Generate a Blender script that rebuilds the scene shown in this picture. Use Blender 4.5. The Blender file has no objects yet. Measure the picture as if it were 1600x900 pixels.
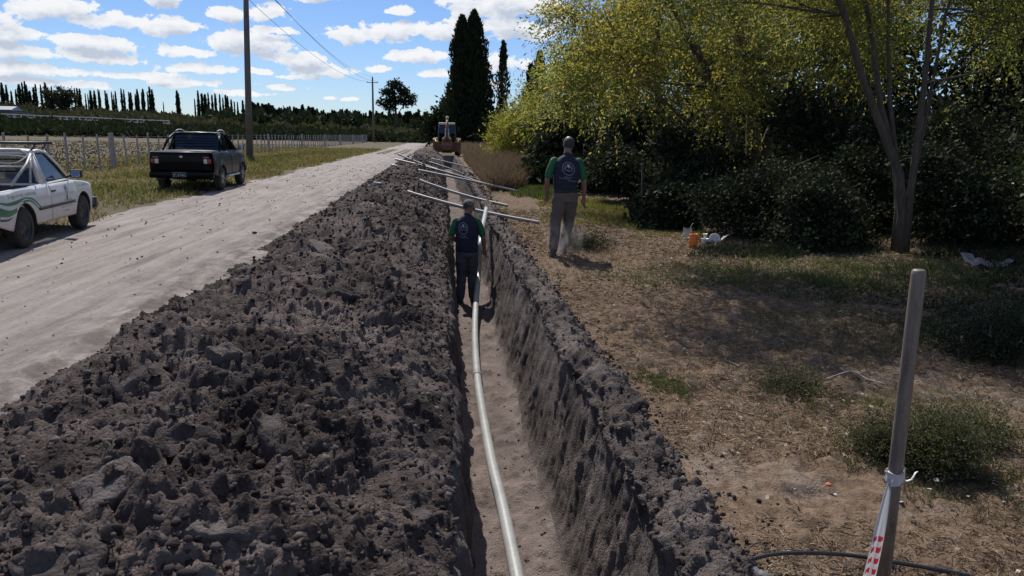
import bpy, bmesh, math, random, time
import numpy as np
from mathutils import Vector, Matrix
from mathutils.bvhtree import BVHTree
T0 = time.time()
random.seed(7)
RNG = np.random.default_rng(11)
S = bpy.context.scene
COL = S.collection
rad = math.radians

# ------------------------------------------------------------------ camera
CAM_H = 1.75
YAW, PITCH, ROLL = rad(5.53), rad(11.598), rad(1.0)
FPX = 1155.0
def cam_axes():
    cy, sy, cp, sp = math.cos(YAW), math.sin(YAW), math.cos(PITCH), math.sin(PITCH)
    fw = np.array([sy*cp, cy*cp, -sp]); rt = np.array([cy, -sy, 0.0]); up = np.cross(rt, fw)
    return (rt*math.cos(ROLL)+up*math.sin(ROLL), -rt*math.sin(ROLL)+up*math.cos(ROLL), fw)
AX = cam_axes()
cam = bpy.data.cameras.new('camera'); cam.lens = 36*FPX/1600; cam.sensor_width = 36
cam.clip_start = 0.05; cam.clip_end = 5000
co = bpy.data.objects.new('camera', cam); COL.objects.link(co)
m = Matrix.Identity(4)
for i in range(3):
    m[i][0], m[i][1], m[i][2] = AX[0][i], AX[1][i], -AX[2][i]
m[2][3] = CAM_H
co.matrix_world = m
S.camera = co
S.view_settings.view_transform = 'Standard'; S.view_settings.look = 'None'
S.view_settings.gamma = 1; S.view_settings.exposure = 0.12
S.render.resolution_x = 1024; S.render.resolution_y = 576
S.cycles.max_bounces = 6; S.cycles.transparent_max_bounces = 8; S.cycles.volume_bounces = 1

# ------------------------------------------------------------------ sun and sky
SUN_EL, SUN_AZ = rad(51), rad(-13)          # azimuth from +Y towards +X
sl = bpy.data.lights.new('sun', 'SUN'); sl.energy = 4.8; sl.angle = rad(0.5); sl.color = (1.0, 0.95, 0.88)
so = bpy.data.objects.new('sun', sl); COL.objects.link(so)
sd = Vector((math.sin(SUN_AZ)*math.cos(SUN_EL), math.cos(SUN_AZ)*math.cos(SUN_EL), math.sin(SUN_EL)))
so.rotation_euler = sd.to_track_quat('Z', 'Y').to_euler(); so.location = (0, 0, 30)

W = bpy.data.worlds.new('World'); S.world = W; W.use_nodes = True
wt = W.node_tree; wn, wl = wt.nodes, wt.links
for n in list(wn): wn.remove(n)
class NT:
    """terse node builder"""
    def __init__(s, t): s.t, s.n, s.l = t, t.nodes, t.links
    def new(s, typ, **kw):
        n = s.n.new(typ)
        for k, v in kw.items(): setattr(n, k, v)
        return n
    def put(s, sock, v):
        if isinstance(v, bpy.types.NodeSocket): s.l.new(v, sock)
        elif v is not None: sock.default_value = v
    def math(s, op, a, b=None, c=None, clamp=False):
        n = s.new('ShaderNodeMath', operation=op, use_clamp=clamp)
        s.put(n.inputs[0], a)
        if b is not None: s.put(n.inputs[1], b)
        if c is not None: s.put(n.inputs[2], c)
        return n.outputs[0]
    def vmath(s, op, a, b=None, out=0):
        n = s.new('ShaderNodeVectorMath', operation=op)
        s.put(n.inputs[0], a)
        if b is not None: s.put(n.inputs[1], b)
        return n.outputs[out]
    def noise(s, vec, scale, detail=4, rough=.5, dist=0, out=0, norm=True):
        n = s.new('ShaderNodeTexNoise'); n.normalize = norm
        if vec is not None: s.l.new(vec, n.inputs['Vector'])
        n.inputs['Scale'].default_value = scale; n.inputs['Detail'].default_value = detail
        n.inputs['Roughness'].default_value = rough; n.inputs['Distortion'].default_value = dist
        return n.outputs[out]
    def ramp(s, fac, stops, interp='LINEAR'):
        n = s.new('ShaderNodeValToRGB'); cr = n.color_ramp; cr.interpolation = interp
        while len(cr.elements) < len(stops): cr.elements.new(0.5)
        for e, (p, c) in zip(cr.elements, stops):
            e.position = p; e.color = (c[0], c[1], c[2], 1) if not isinstance(c, (int, float)) else (c, c, c, 1)
        s.put(n.inputs[0], fac)
        return n.outputs[0]
    def mix(s, fac, a, b, blend='MIX'):
        n = s.new('ShaderNodeMix', data_type='RGBA', blend_type=blend)
        s.put(n.inputs[0], fac)
        for sock, v in ((n.inputs[6], a), (n.inputs[7], b)):
            s.put(sock, (v[0], v[1], v[2], 1) if isinstance(v, tuple) else v)
        return n.outputs[2]
    def maprange(s, v, a, b, c=0, d=1, smooth=False):
        n = s.new('ShaderNodeMapRange'); n.interpolation_type = 'SMOOTHSTEP' if smooth else 'LINEAR'
        s.put(n.inputs[0], v)
        for i, x in enumerate((a, b, c, d)): n.inputs[i+1].default_value = x
        return n.outputs[0]

# clouds: soft-edged cumulus at the bearings and heights seen, and drifting cloud everywhere else
CLOUDS = [(50,8,85,17),(30,36,55,14),(25,66,60,16),(150,50,62,16),(235,62,92,14),(315,62,48,12),(285,29,36,12),
 (70,86,95,11),(180,90,95,10),(60,107,100,10),(190,108,80,10),(100,127,140,8),(255,130,60,7),(405,5,70,9),
 (510,14,38,12),(430,40,50,14),(385,42,40,14),(420,86,62,19),(380,80,40,16),(470,104,56,13),(510,122,52,12),(628,29,24,9),(560,68,48,14),
 (620,63,58,19),(690,62,50,18),(655,96,58,10),(681,119,32,9),(770,22,95,20),(850,26,60,20),(800,54,90,17),
 (790,104,46,15),(765,138,30,10),(588,116,24,7),(652,2,24,8),(430,124,24,6),(455,143,34,5),(528,157,18,4),
 (560,160,14,2.5),(395,152,40,4),(720,45,40,16),(350,10,60,10),(330,100,60,9),(340,122,60,8),(310,140,60,6),(20,140,60,8),(130,142,90,6),(445,65,40,6),(860,120,40,16),(470,130,30,4)]
def cloud_field(N, azv, elv, name):
    comb = N.new('ShaderNodeCombineXYZ'); N.put(comb.inputs[0], azv); N.put(comb.inputs[1], elv)
    P = comb.outputs[0]
    sc = N.vmath('MULTIPLY', P, (1.0, 2.1, 1.0))
    w = N.noise(sc, 9, 5, .55, out=1, norm=True)
    w = N.vmath('MULTIPLY', N.vmath('SUBTRACT', w, (.5, .5, .5)), (.055, .02, 0))
    Pw = N.vmath('ADD', P, w)
    acc = None
    for (px, py, w_, h_) in CLOUDS:
        az = math.atan((px-690)/FPX)-0.0; el = math.atan((211-(690-px)*.0175-py)/FPX)
        d = N.vmath('SUBTRACT', Pw, (az, el, 0))
        d = N.vmath('MULTIPLY', d, (FPX/(w_*.97), FPX/(h_*1.02), 0))
        L = N.vmath('LENGTH', d, out=1)
        acc = L if acc is None else N.math('SMOOTH_MIN', acc, L, .25)
    f = N.math('SUBTRACT', 1.0, acc)
    # elsewhere: generic broken cloud
    g = N.noise(N.vmath('MULTIPLY', P, (1, 2.6, 1)), 4.5, 6, .6)
    g = N.math('MULTIPLY', N.math('SUBTRACT', g, .53), 5.0)
    side = N.maprange(N.math('ABSOLUTE', azv), .56, .75, 0, 1, True)
    top = N.maprange(elv, .20, .30, 0, 1, True)
    far = N.math('MAXIMUM', side, top)
    f = N.math('ADD', N.math('MULTIPLY', f, N.math('SUBTRACT', 1.0, far)), N.math('MULTIPLY', g, far))
    n1 = N.noise(N.vmath('MULTIPLY', P, (1.0, 1.45, 1.0)), 26, 9, .66)
    return N.math('ADD', f, N.math('MULTIPLY', N.math('SUBTRACT', n1, .52), 3.2))
N = NT(wt)
tc = N.new('ShaderNodeTexCoord')
sep = N.new('ShaderNodeSeparateXYZ'); wl.new(tc.outputs['Generated'], sep.inputs[0])
X_, Y_, Z_ = sep.outputs
azv = N.math('ARCTAN2', X_, Y_); elv = N.math('ARCSINE', Z_)
f0 = cloud_field(N, azv, elv, 'a')
f1 = cloud_field(N, N.math('SUBTRACT', azv, .006), N.math('ADD', elv, .011), 'b')
alpha = N.maprange(f0, .0, .24, 0, 1, True)
alpha = N.math('MULTIPLY', alpha, N.maprange(elv, -.01, .015, 0, 1, True))
thick = N.maprange(f1, -.15, .85, 0, 1)
ccol = N.ramp(thick, [(0, (.97, .98, 1.0)), (.5, (.82, .85, .91)), (1, (.56, .62, .73))])
sky = N.new('ShaderNodeTexSky', sky_type='NISHITA'); sky.sun_disc = False
sky.sun_elevation = SUN_EL; sky.sun_rotation = SUN_AZ
sky.air_density = 1.0; sky.dust_density = .1; sky.ozone_density = 1.2
skyc = N.vmath('MULTIPLY', sky.outputs[0], (.74, .92, 1.30))
bg = N.new('ShaderNodeBackground'); bg.inputs[1].default_value = .075
bg2 = N.new('ShaderNodeBackground'); bg2.inputs[1].default_value = .88
N.put(bg.inputs[0], skyc); N.put(bg2.inputs[0], ccol)
mx = N.new('ShaderNodeMixShader'); N.put(mx.inputs[0], N.math('MULTIPLY', alpha, .97)); wl.new(bg.outputs[0], mx.inputs[1]); wl.new(bg2.outputs[0], mx.inputs[2])
ow = N.new('ShaderNodeOutputWorld'); wl.new(mx.outputs[0], ow.inputs[0])

# ------------------------------------------------------------------ numpy noise
_tab = RNG.random(65536).astype(np.float32)
def _h(ix, iy, iz, seed):
    return _tab[((ix*73856093) ^ (iy*19349663) ^ (iz*83492791) ^ (seed*2654435)) & 65535]
def vnoise(x, y, z=0.0, seed=0):
    x, y = np.broadcast_arrays(np.asarray(x, np.float64), np.asarray(y, np.float64)); z = np.broadcast_to(np.asarray(z, np.float64), x.shape)
    ix, iy, iz = np.floor(x).astype(np.int64), np.floor(y).astype(np.int64), np.floor(z).astype(np.int64)
    fx, fy, fz = x-ix, y-iy, z-iz
    fx, fy, fz = fx*fx*(3-2*fx), fy*fy*(3-2*fy), fz*fz*(3-2*fz)
    r = 0
    for dx in (0, 1):
        for dy in (0, 1):
            for dz in (0, 1):
                r = r + _h(ix+dx, iy+dy, iz+dz, seed)*(fx if dx else 1-fx)*(fy if dy else 1-fy)*(fz if dz else 1-fz)
    return r*2-1
def vnoise2(x, y, seed=0):
    x, y = np.broadcast_arrays(np.asarray(x, np.float64), np.asarray(y, np.float64))
    ix, iy = np.floor(x).astype(np.int64), np.floor(y).astype(np.int64)
    fx, fy = x-ix, y-iy
    fx, fy = fx*fx*(3-2*fx), fy*fy*(3-2*fy)
    a = _h(ix, iy, 0, seed); b = _h(ix+1, iy, 0, seed); c = _h(ix, iy+1, 0, seed); d = _h(ix+1, iy+1, 0, seed)
    return ((a*(1-fx)+b*fx)*(1-fy)+(c*(1-fx)+d*fx)*fy)*2-1
def fbm(x, y, oct=4, seed=0, gain=.5):
    r = 0; a = 1
    for o in range(oct):
        r = r+a*vnoise2(x*2**o+o*17.3, y*2**o-o*9.1, seed+o); a *= gain
    return r
def domes(x, y, cell, seed, prob=.8):
    """scattered rounded lumps, height in units of the cell"""
    gx, gy = x/cell, y/cell
    ix, iy = np.floor(gx).astype(np.int64), np.floor(gy).astype(np.int64)
    best = np.zeros(np.shape(gx))
    for dx in (-1, 0, 1):
        for dy in (-1, 0, 1):
            jx, jy = ix+dx, iy+dy
            cx = jx+_h(jx, jy, 1, seed); cy = jy+_h(jx, jy, 2, seed)
            r = .25+.55*_h(jx, jy, 3, seed); on = _h(jx, jy, 4, seed) < prob
            ex = .7+.6*_h(jx, jy, 5, seed)
            d2 = ((gx-cx)/ex)**2+((gy-cy)*ex)**2
            hgt = np.clip(r*r-d2, 0, None)**.8/r**.6*1.05*on
            best = np.maximum(best, hgt)
    return best

# ------------------------------------------------------------------ object helpers
def tag(o, label=None, cat=None, group=None, kind=None):
    if label: o['label'] = label
    if cat: o['category'] = cat
    if group: o['group'] = group
    if kind: o['kind'] = kind
    return o
def empty(name, loc=(0, 0, 0), rz=0, label=None, cat=None, group=None):
    o = bpy.data.objects.new(name, None); COL.objects.link(o); o.empty_display_size = .3
    o.location = loc; o.rotation_euler = (0, 0, rz)
    return tag(o, label, cat, group)
def link(name, me, mat=None, parent=None, loc=None):
    o = bpy.data.objects.new(name, me); COL.objects.link(o)
    if mat is not None and not me.materials: me.materials.append(mat)
    if parent is not None: o.parent = parent
    if loc is not None: o.location = loc
    return o
def mesh_np(name, V, F, smooth=False, rnd=None, attrs=None):
    V = np.ascontiguousarray(V, np.float32); F = np.ascontiguousarray(F, np.int32)
    me = bpy.data.meshes.new(name); k = F.shape[1]
    me.vertices.add(len(V)); me.vertices.foreach_set('co', V.ravel())
    me.loops.add(F.size); me.loops.foreach_set('vertex_index', F.ravel())
    me.polygons.add(len(F)); me.polygons.foreach_set('loop_start', np.arange(0, F.size, k, dtype=np.int32))
    me.polygons.foreach_set('loop_total', np.full(len(F), k, np.int32))
    if smooth: me.polygons.foreach_set('use_smooth', np.ones(len(F), bool))
    if rnd is not None:
        a = me.attributes.new('rnd', 'FLOAT', 'FACE'); a.data.foreach_set('value', np.ascontiguousarray(rnd, np.float32))
    for an, av in (attrs or {}).items():
        a = me.attributes.new(an, 'FLOAT', 'POINT'); a.data.foreach_set('value', np.ascontiguousarray(av, np.float32))
    me.update(calc_edges=True)
    return me
def grid_mesh(name, P, smooth=True, attrs=None):
    r, c = P.shape[:2]
    idx = np.arange(r*c).reshape(r, c)
    F = np.stack([idx[:-1, :-1], idx[:-1, 1:], idx[1:, 1:], idx[1:, :-1]], -1).reshape(-1, 4)
    return mesh_np(name, P.reshape(-1, 3), F, smooth, attrs=attrs)
class MB:
    """collects shapes that become ONE mesh"""
    def __init__(s): s.v, s.f = [], []
    def add(s, v, f):
        b = len(s.v); s.v += [tuple(p) for p in v]; s.f += [tuple(b+i for i in q) for q in f]; return s
    def box(s, c, sz, rot=None, taper=1.0):
        hx, hy, hz = sz[0]/2, sz[1]/2, sz[2]/2
        v = []
        for z in (-1, 1):
            t = taper if z > 0 else 1
            for (x, y) in ((-1, -1), (1, -1), (1, 1), (-1, 1)):
                p = Vector((x*hx*t, y*hy*t, z*hz))
                if rot is not None: p = rot @ p
                v.append(p+Vector(c))
        return s.add(v, [(3, 2, 1, 0), (4, 5, 6, 7), (0, 1, 5, 4), (1, 2, 6, 5), (2, 3, 7, 6), (3, 0, 4, 7)])
    def tube(s, pts, r, n=8, cap=True, flat=None):
        pts = [Vector(p) for p in pts]; rs = r if isinstance(r, list) else [r]*len(pts)
        V = []; up = Vector((0, 0, 1))
        prev = None
        for i, p in enumerate(pts):
            d = (pts[min(i+1, len(pts)-1)]-pts[max(i-1, 0)]).normalized()
            if prev is None:
                a = d.cross(up) if abs(d.z) < .95 else d.cross(Vector((0, 1, 0)))
                a.normalize()
            else:
                a = (prev-d*prev.dot(d)).normalized()
            prev = a; b = d.cross(a)
            rr = rs[i]; ra, rb = (rr if isinstance(rr, (tuple, list)) else (rr, rr))
            for k in range(n):
                t = 2*math.pi*k/n
                V.append(p+a*math.cos(t)*ra+b*math.sin(t)*rb)
        F = []
        for i in range(len(pts)-1):
            for k in range(n):
                F.append((i*n+k, i*n+(k+1) % n, (i+1)*n+(k+1) % n, (i+1)*n+k))
        if cap:
            F.append(tuple(range(n-1, -1, -1))); e = (len(pts)-1)*n; F.append(tuple(e+k for k in range(n)))
        return s.add(V, F)
    def lathe(s, prof, axis='z', n=20, c=(0, 0, 0)):
        V = []; c = Vector(c)
        for (r, h) in prof:
            for k in range(n):
                t = 2*math.pi*k/n; a, b = r*math.cos(t), r*math.sin(t)
                V.append(c+(Vector((a, b, h)) if axis == 'z' else Vector((h, a, b)) if axis == 'x' else Vector((a, h, b))))
        F = []
        for i in range(len(prof)-1):
            for k in range(n): F.append((i*n+k, i*n+(k+1) % n, (i+1)*n+(k+1) % n, (i+1)*n+k))
        return s.add(V, F)
    def prism(s, poly, x0, x1):
        """poly in (y,z), extruded along x"""
        n = len(poly)
        V = [(x0, y, z) for y, z in poly]+[(x1, y, z) for y, z in poly]
        F = [tuple(range(n)), tuple(range(2*n-1, n-1, -1))]+[(i, i+n, (i+1) % n+n, (i+1) % n) for i in range(n)]
        return s.add(V, F)
    def quad(s, a, b, c, d): return s.add([a, b, c, d], [(0, 1, 2, 3)])
    def grid(s, rows):
        r, c = len(rows), len(rows[0]); V = [p for row in rows for p in row]
        return s.add(V, [(i*c+j, i*c+j+1, (i+1)*c+j+1, (i+1)*c+j) for i in range(r-1) for j in range(c-1)])
    def build(s, name, mat=None, parent=None, smooth=False, bevel=0, solid=0, loc=None):
        me = bpy.data.meshes.new(name); me.from_pydata(s.v, [], s.f)
        bm = bmesh.new(); bm.from_mesh(me); bmesh.ops.recalc_face_normals(bm, faces=bm.faces); bm.to_mesh(me); bm.free()
        if smooth:
            me.polygons.foreach_set('use_smooth', [True]*len(me.polygons))
        me.update()
        o = link(name, me, mat, parent, loc)
        if solid:
            md = o.modifiers.new('solid', 'SOLIDIFY'); md.thickness = solid; md.offset = 0
        if bevel:
            md = o.modifiers.new('bevel', 'BEVEL'); md.width = bevel; md.segments = 2; md.limit_method = 'ANGLE'; md.angle_limit = rad(35)
            me.polygons.foreach_set('use_smooth', [True]*len(me.polygons))
            md2 = o.modifiers.new('wn', 'WEIGHTED_NORMAL')
        return o
def copy_tree(o, parent=None):
    c = o.copy(); COL.objects.link(c); c.parent = parent
    for ch in list(o.children): copy_tree(ch, c)
    return c

# ------------------------------------------------------------------ materials
def mat_base(name):
    m = bpy.data.materials.new(name); m.use_nodes = True
    N = NT(m.node_tree); b = m.node_tree.nodes['Principled BSDF']
    return m, N, b
def bump(N, b, height, strength, dist):
    bn = N.new('ShaderNodeBump'); bn.inputs['Strength'].default_value = strength; bn.inputs['Distance'].default_value = dist
    N.put(bn.inputs['Height'], height); N.put(b.inputs['Normal'], bn.outputs[0])
def plain(name, col, rough=.6, metal=0, var=.15, spec=.5, coat=0, dirt=None, nscale=8):
    m, N, b = mat_base(name)
    pos = N.new('ShaderNodeTexCoord').outputs['Object']
    n = N.noise(pos, nscale, 5, .6)
    c = N.mix(N.maprange(n, .3, .7), tuple(x*(1-var) for x in col), tuple(min(1, x*(1+var)) for x in col))
    if dirt:
        z = N.new('ShaderNodeSeparateXYZ'); N.put(z.inputs[0], pos)
        k = N.math('MULTIPLY', N.maprange(z.outputs[2], dirt[1], dirt[0], 0, 1), N.maprange(N.noise(pos, 5, 5, .6), .25, .7, .35, 1))
        c = N.mix(k, c, dirt[2])
    N.put(b.inputs['Base Color'], c)
    b.inputs['Roughness'].default_value = rough; b.inputs['Metallic'].default_value = metal
    b.inputs['Specular IOR Level'].default_value = spec; b.inputs['Coat Weight'].default_value = coat
    bump(N, b, N.noise(pos, nscale*6, 4, .6), .12, .01)
    return m
def soil(name, dark, light, lo, hi, fine=95, bstr=.9, patch=1.3):
    m, N, b = mat_base(name)
    g = N.new('ShaderNodeNewGeometry').outputs['Position']
    big = N.noise(g, patch, 5, .62, .4)
    med = N.noise(g, 9, 5, .65)
    fin = N.noise(g, fine, 4, .7)
    t = N.math('ADD', N.math('MULTIPLY', big, .72), N.math('MULTIPLY', med, .28))
    c = N.mix(N.maprange(t, lo, hi), dark, light)
    c = N.mix(N.maprange(fin, .3, .7, .0, 1), c, N.mix(.5, c, (0, 0, 0)), 'MIX') if False else N.mix(N.math('MULTIPLY', N.maprange(fin, .28, .72, 1, 0), .55), c, N.mix(1, c, (.45, .42, .42), 'MULTIPLY'))
    N.put(b.inputs['Base Color'], c); b.inputs['Roughness'].default_value = .97; b.inputs['Specular IOR Level'].default_value = .15
    vo = N.new('ShaderNodeTexVoronoi'); N.l.new(g, vo.inputs['Vector']); vo.inputs['Scale'].default_value = 75
    h = N.math('ADD', N.math('MULTIPLY', fin, .8), N.math('ADD', N.math('MULTIPLY', N.noise(g, 26, 6, .72), 1.1), N.math('MULTIPLY', vo.outputs['Distance'], -.5)))
    bump(N, b, h, bstr, .02)
    return m
def leafmat(name, cols, trans=.45, rough=.5, nscale=.8):
    """cols: list of colours picked per leaf, shifted in patches over the crown"""
    m = bpy.data.materials.new(name); m.use_nodes = True; N = NT(m.node_tree); N.n.clear()
    a = N.new('ShaderNodeAttribute', attribute_name='rnd').outputs['Fac']
    g = N.new('ShaderNodeTexCoord').outputs['Object']
    n = N.maprange(N.noise(g, nscale, 4, .6), .3, .7)
    t = N.math('ADD', N.math('MULTIPLY', a, .55), N.math('MULTIPLY', n, .45))
    c = N.ramp(t, [(i/(len(cols)-1), q) for i, q in enumerate(cols)])
    pb = N.new('ShaderNodeBsdfPrincipled'); N.put(pb.inputs['Base Color'], c); pb.inputs['Roughness'].default_value = rough
    pb.inputs['Specular IOR Level'].default_value = .18
    tr = N.new('ShaderNodeBsdfTranslucent'); N.put(tr.inputs[0], N.mix(1, c, (1.6, 1.5, .85), 'MULTIPLY'))
    mxx = N.new('ShaderNodeMixShader'); mxx.inputs[0].default_value = trans
    N.l.new(pb.outputs[0], mxx.inputs[1]); N.l.new(tr.outputs[0], mxx.inputs[2])
    o = N.new('ShaderNodeOutputMaterial'); N.l.new(mxx.outputs[0], o.inputs[0])
    return m
def glassmat(name, tint, rough=.03, fac=.75):
    m = bpy.data.materials.new(name); m.use_nodes = True; N = NT(m.node_tree); N.n.clear()
    t = N.new('ShaderNodeBsdfTransparent'); t.inputs[0].default_value = (*tint, 1)
    g = N.new('ShaderNodeBsdfGlossy'); g.inputs['Roughness'].default_value = rough
    fr = N.new('ShaderNodeFresnel'); fr.inputs[0].default_value = 1.5
    f = N.math('ADD', N.math('MULTIPLY', fr.outputs[0], 1.0), .03)
    mxx = N.new('ShaderNodeMixShader'); N.put(mxx.inputs[0], f)
    N.l.new(t.outputs[0], mxx.inputs[1]); N.l.new(g.outputs[0], mxx.inputs[2])
    o = N.new('ShaderNodeOutputMaterial'); N.l.new(mxx.outputs[0], o.inputs[0])
    return m

M = {}
M['mound'] = soil('mound soil', (.044, .035, .033), (.27, .22, .20), .41, .70, bstr=1.0)
M['wall'] = soil('trench wall soil', (.055, .045, .042), (.25, .21, .19), .36, .66, bstr=1.0, patch=2.5)
M['floor'] = soil('trench floor soil', (.115, .09, .08), (.27, .22, .195), .36, .64, fine=60, bstr=.8, patch=3)
M['clod'] = soil('clod soil', (.045, .037, .035), (.17, .142, .133), .40, .75, bstr=.8, patch=6)
M['crumb'], N_, b_ = mat_base('soil crumbs')
c_ = N_.ramp(N_.new('ShaderNodeAttribute', attribute_name='rnd').outputs['Fac'], [(0, (.03, .024, .023)), (.5, (.06, .049, .046)), (.85, (.11, .09, .083)), (1, (.17, .142, .13))])
N_.put(b_.inputs['Base Color'], c_); b_.inputs['Roughness'].default_value = .97; b_.inputs['Specular IOR Level'].default_value = .1
bump(N_, b_, N_.noise(N_.new('ShaderNodeNewGeometry').outputs['Position'], 160, 4, .7), .8, .01)
M['block'] = soil('dry block soil', (.10, .085, .08), (.22, .19, .18), .35, .65, bstr=.9, patch=5)

# ------------------------------------------------------------------ terrain shape
def far_rise(x, y):
    """low terraces far off to the left"""
    yy = np.maximum(y, 1.0); a = x/yy
    F = np.interp(a, [-.75, -.6, -.27, -.11, -.02, .1], [1.15, 1.0, .50, .42, .12, 0.0])
    s1 = np.clip((y-140)/45, 0, 1); s1 = s1*s1*(3-2*s1)
    s2 = np.clip((y-215)/110, 0, 1); s2 = s2*s2*(3-2*s2)
    return F*(3.0*s1+7.2*s2)
def ground_z(x, y):
    x = np.asarray(x, float); y = np.asarray(y, float)
    z = .035*fbm(x*.35, y*.35, 3, 5)*np.clip((np.abs(x+4.5)-2.0)/2, .25, 1)
    near_r = np.clip((x-1.3)/1.2, 0, 1)
    z = z*np.where(x > 0, near_r, np.clip((-x-2.4)/2.0, .12, 1))
    # verge slightly above the road on the left, a low hump on the far right under the trees
    z = z+.06*np.clip((-x-6.6)/1.2, 0, 1)
    z = z+.22*np.clip((x-5)/3.5, 0, 1)*np.clip((y-3)/3, 0, 1)
    return z+far_rise(x, y)
PROF = np.array([(-2.95,-.06),(-2.74,-.02),(-2.5,.045),(-2.2,.17),(-1.92,.31),(-1.62,.44),(-1.28,.51),(-.9,.47),(-.5,.33),(-.2,.17),
 (-.02,.05),(.07,-.03),(.12,-.13),(.15,-.5),(.18,-.88),(.24,-.955),(.5,-.975),(.73,-.96),(.785,-.9),(.85,-.62),(.92,-.32),(.985,-.05),
 (1.04,.08),(1.10,.125),(1.17,.09),(1.27,.01),(1.42,-.06)])
seg = np.r_[0, np.cumsum(np.hypot(*np.diff(PROF, axis=0).T))]
S_LIP, S_FL0, S_FL1, S_RIM = seg[11], seg[14], seg[18], seg[21]
TR_END = 61.5
def section(s, y):
    """trench and spoil cross-section surface point + displacement, s along the profile"""
    px, pz = np.interp(s, seg, PROF[:, 0]), np.interp(s, seg, PROF[:, 1])
    for d in (.05, .1):   # round the profile's corners
        px = (px+np.interp(s-d, seg, PROF[:, 0])+np.interp(s+d, seg, PROF[:, 0]))/3 if d == .05 else px
        pz = (pz+np.interp(s-d, seg, PROF[:, 1])+np.interp(s+d, seg, PROF[:, 1]))/3 if d == .05 else pz
    m = np.clip((S_LIP-s)/.5, 0, 1)                 # 1 on the mound
    edge = np.clip(s/.35, 0, 1)
    bank = np.clip((s-S_RIM)/.08, 0, 1)*np.clip((seg[-1]-s)/.15, 0, 1)
    wallR = np.clip((s-S_FL1)/.1, 0, 1)*np.clip((S_RIM+.1-s)/.1, 0, 1)
    wallL = np.clip((s-S_LIP+.05)/.1, 0, 1)*np.clip((S_FL0-s)/.1, 0, 1)
    floor = np.clip((s-S_FL0)/.06, 0, 1)*np.clip((S_FL1-s)/.06, 0, 1)
    # long waves: height and width of the heap
    hv = 1+.13*vnoise2(y*.45, y*0+3.3, 21)+.14*vnoise2(y*1.3, y*0+1.3, 22)+.30*np.clip((y-8)/10, 0, 1)
    hv = hv*np.clip((68-y)/7, 0, 1)
    pz = np.where(s < S_LIP, pz*hv, pz)
    px = px+m*edge*(.10*vnoise2(y*.6, y*0+7.7, 23))
    wob = .035*vnoise2(y*.8, y*0+2.1, 24)+.02*vnoise2(y*3.1, y*0+4.1, 25)
    px = px+wob*np.clip((s-S_LIP+.3)/.3, 0, 1)
    # end of the trench
    e = np.clip((y-TR_END)/1.0, 0, 1)
    pz = np.where(s >= S_LIP, pz*(1-e)+(-.02)*e, pz)
    # normals of the profile
    dx = np.interp(s+.04, seg, PROF[:, 0])-np.interp(s-.04, seg, PROF[:, 0]); dz = np.interp(s+.04, seg, PROF[:, 1])-np.interp(s-.04, seg, PROF[:, 1])
    L = np.hypot(dx, dz)+1e-9; nx, nz = -dz/L, dx/L
    wx_, wy_ = s+.03*fbm(s*13, y*13, 3, 51, .6), y+.03*fbm(s*13, y*13, 3, 52, .6)
    clod = domes(wx_, wy_, .26, 31, .22)*.26*.35+domes(wx_+.3, wy_+.1, .11, 32, .4)*.11*.6+domes(wx_, wy_, .052, 33, .45)*.052*.7+domes(wx_, wy_, .030, 34, .7)*.030*.7+.020*(.4-np.abs(fbm(s*15+3, y*15, 3, 59, .6)))*2
    run = fbm(s*1.3+y*.8, y*5-s*1.2, 4, 58, .6)*np.clip((s-1.9)/.9, 0, 1)
    D = m*edge*(.075*fbm(s*1.7, y*1.7, 3, 41)+.034*fbm(s*7, y*7, 5, 42, .62)+.03*run+clod*(.75+.5*vnoise2(s*1.5, y*1.5, 43))-.02)
    D = D+(1-m)*(s < S_LIP)*(domes(s, y, .07, 35, .7)*.05+.02*fbm(s*6, y*6, 3, 44))
    streak = fbm(s*1.6+y*1.2, y*7.5-s*1.0, 4, 45, .6)
    chunk = fbm(s*5, y*4.5, 4, 46)
    ridge = .5-np.abs(fbm(s*1.8+y*1.6, y*13-s*2.5, 4, 55, .6))
    D = D+wallR*(.020*streak+.034*ridge*(.6+.5*vnoise2(s*2, y*2, 56))+.012*chunk-.015)+wallL*(.025*streak+.025*chunk)
    D = D+bank*(.035*chunk+.03*ridge+domes(wx_, wy_, .10, 38, .15)*.10*.5+domes(wx_, wy_, .045, 39, .7)*.045*.9+domes(wx_, wy_, .025, 57, .8)*.025)
    D = D+floor*(.012*fbm(s*7, y*5, 4, 47)+domes(s, y, .07, 40, .22)*.07*.45+.01*fbm(s*1.5, y*1.5, 2, 50))
    D = D*np.clip((69-y)/5, 0, 1)
    return px+nx*D, pz+nz*D
yr = [-2.0]
while yr[-1] < 70:
    y = yr[-1]; yr.append(y+(.035 if y < 1.6 else max(.011, .0047*y)))
yr = np.array(yr)
sr = np.arange(0, seg[-1], .0135)
SS, YY = np.meshgrid(sr, yr)
PX, PZ = section(SS, YY)
PY = YY+.012*vnoise2(SS*11, YY*11, 61)
PP = np.stack([PX, PY, PZ], -1)
def col(sv): return int(np.searchsorted(sr, sv))
c0, c1, c2, c3 = col(S_LIP), col(S_FL0), col(S_FL1), col(S_RIM-.05)
mound = link('spoil_mound', grid_mesh('spoil_mound', PP[:, :c0+1]), M['mound']); tag(mound, kind='structure')
o = link('trench_wall', grid_mesh('trench_wall', PP[:, c0:c1+1]), M['wall']); tag(o, kind='structure')
o = link('trench_floor', grid_mesh('trench_floor', PP[:, c1:c2+1]), M['floor']); tag(o, kind='structure')
o = link('trench_wall', grid_mesh('trench_wall', PP[:, c2:c3+1]), M['wall']); tag(o, kind='structure')
bank = link('spoil_bank', grid_mesh('spoil_bank', PP[:, c3:]), M['wall']); tag(bank, kind='structure')
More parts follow.
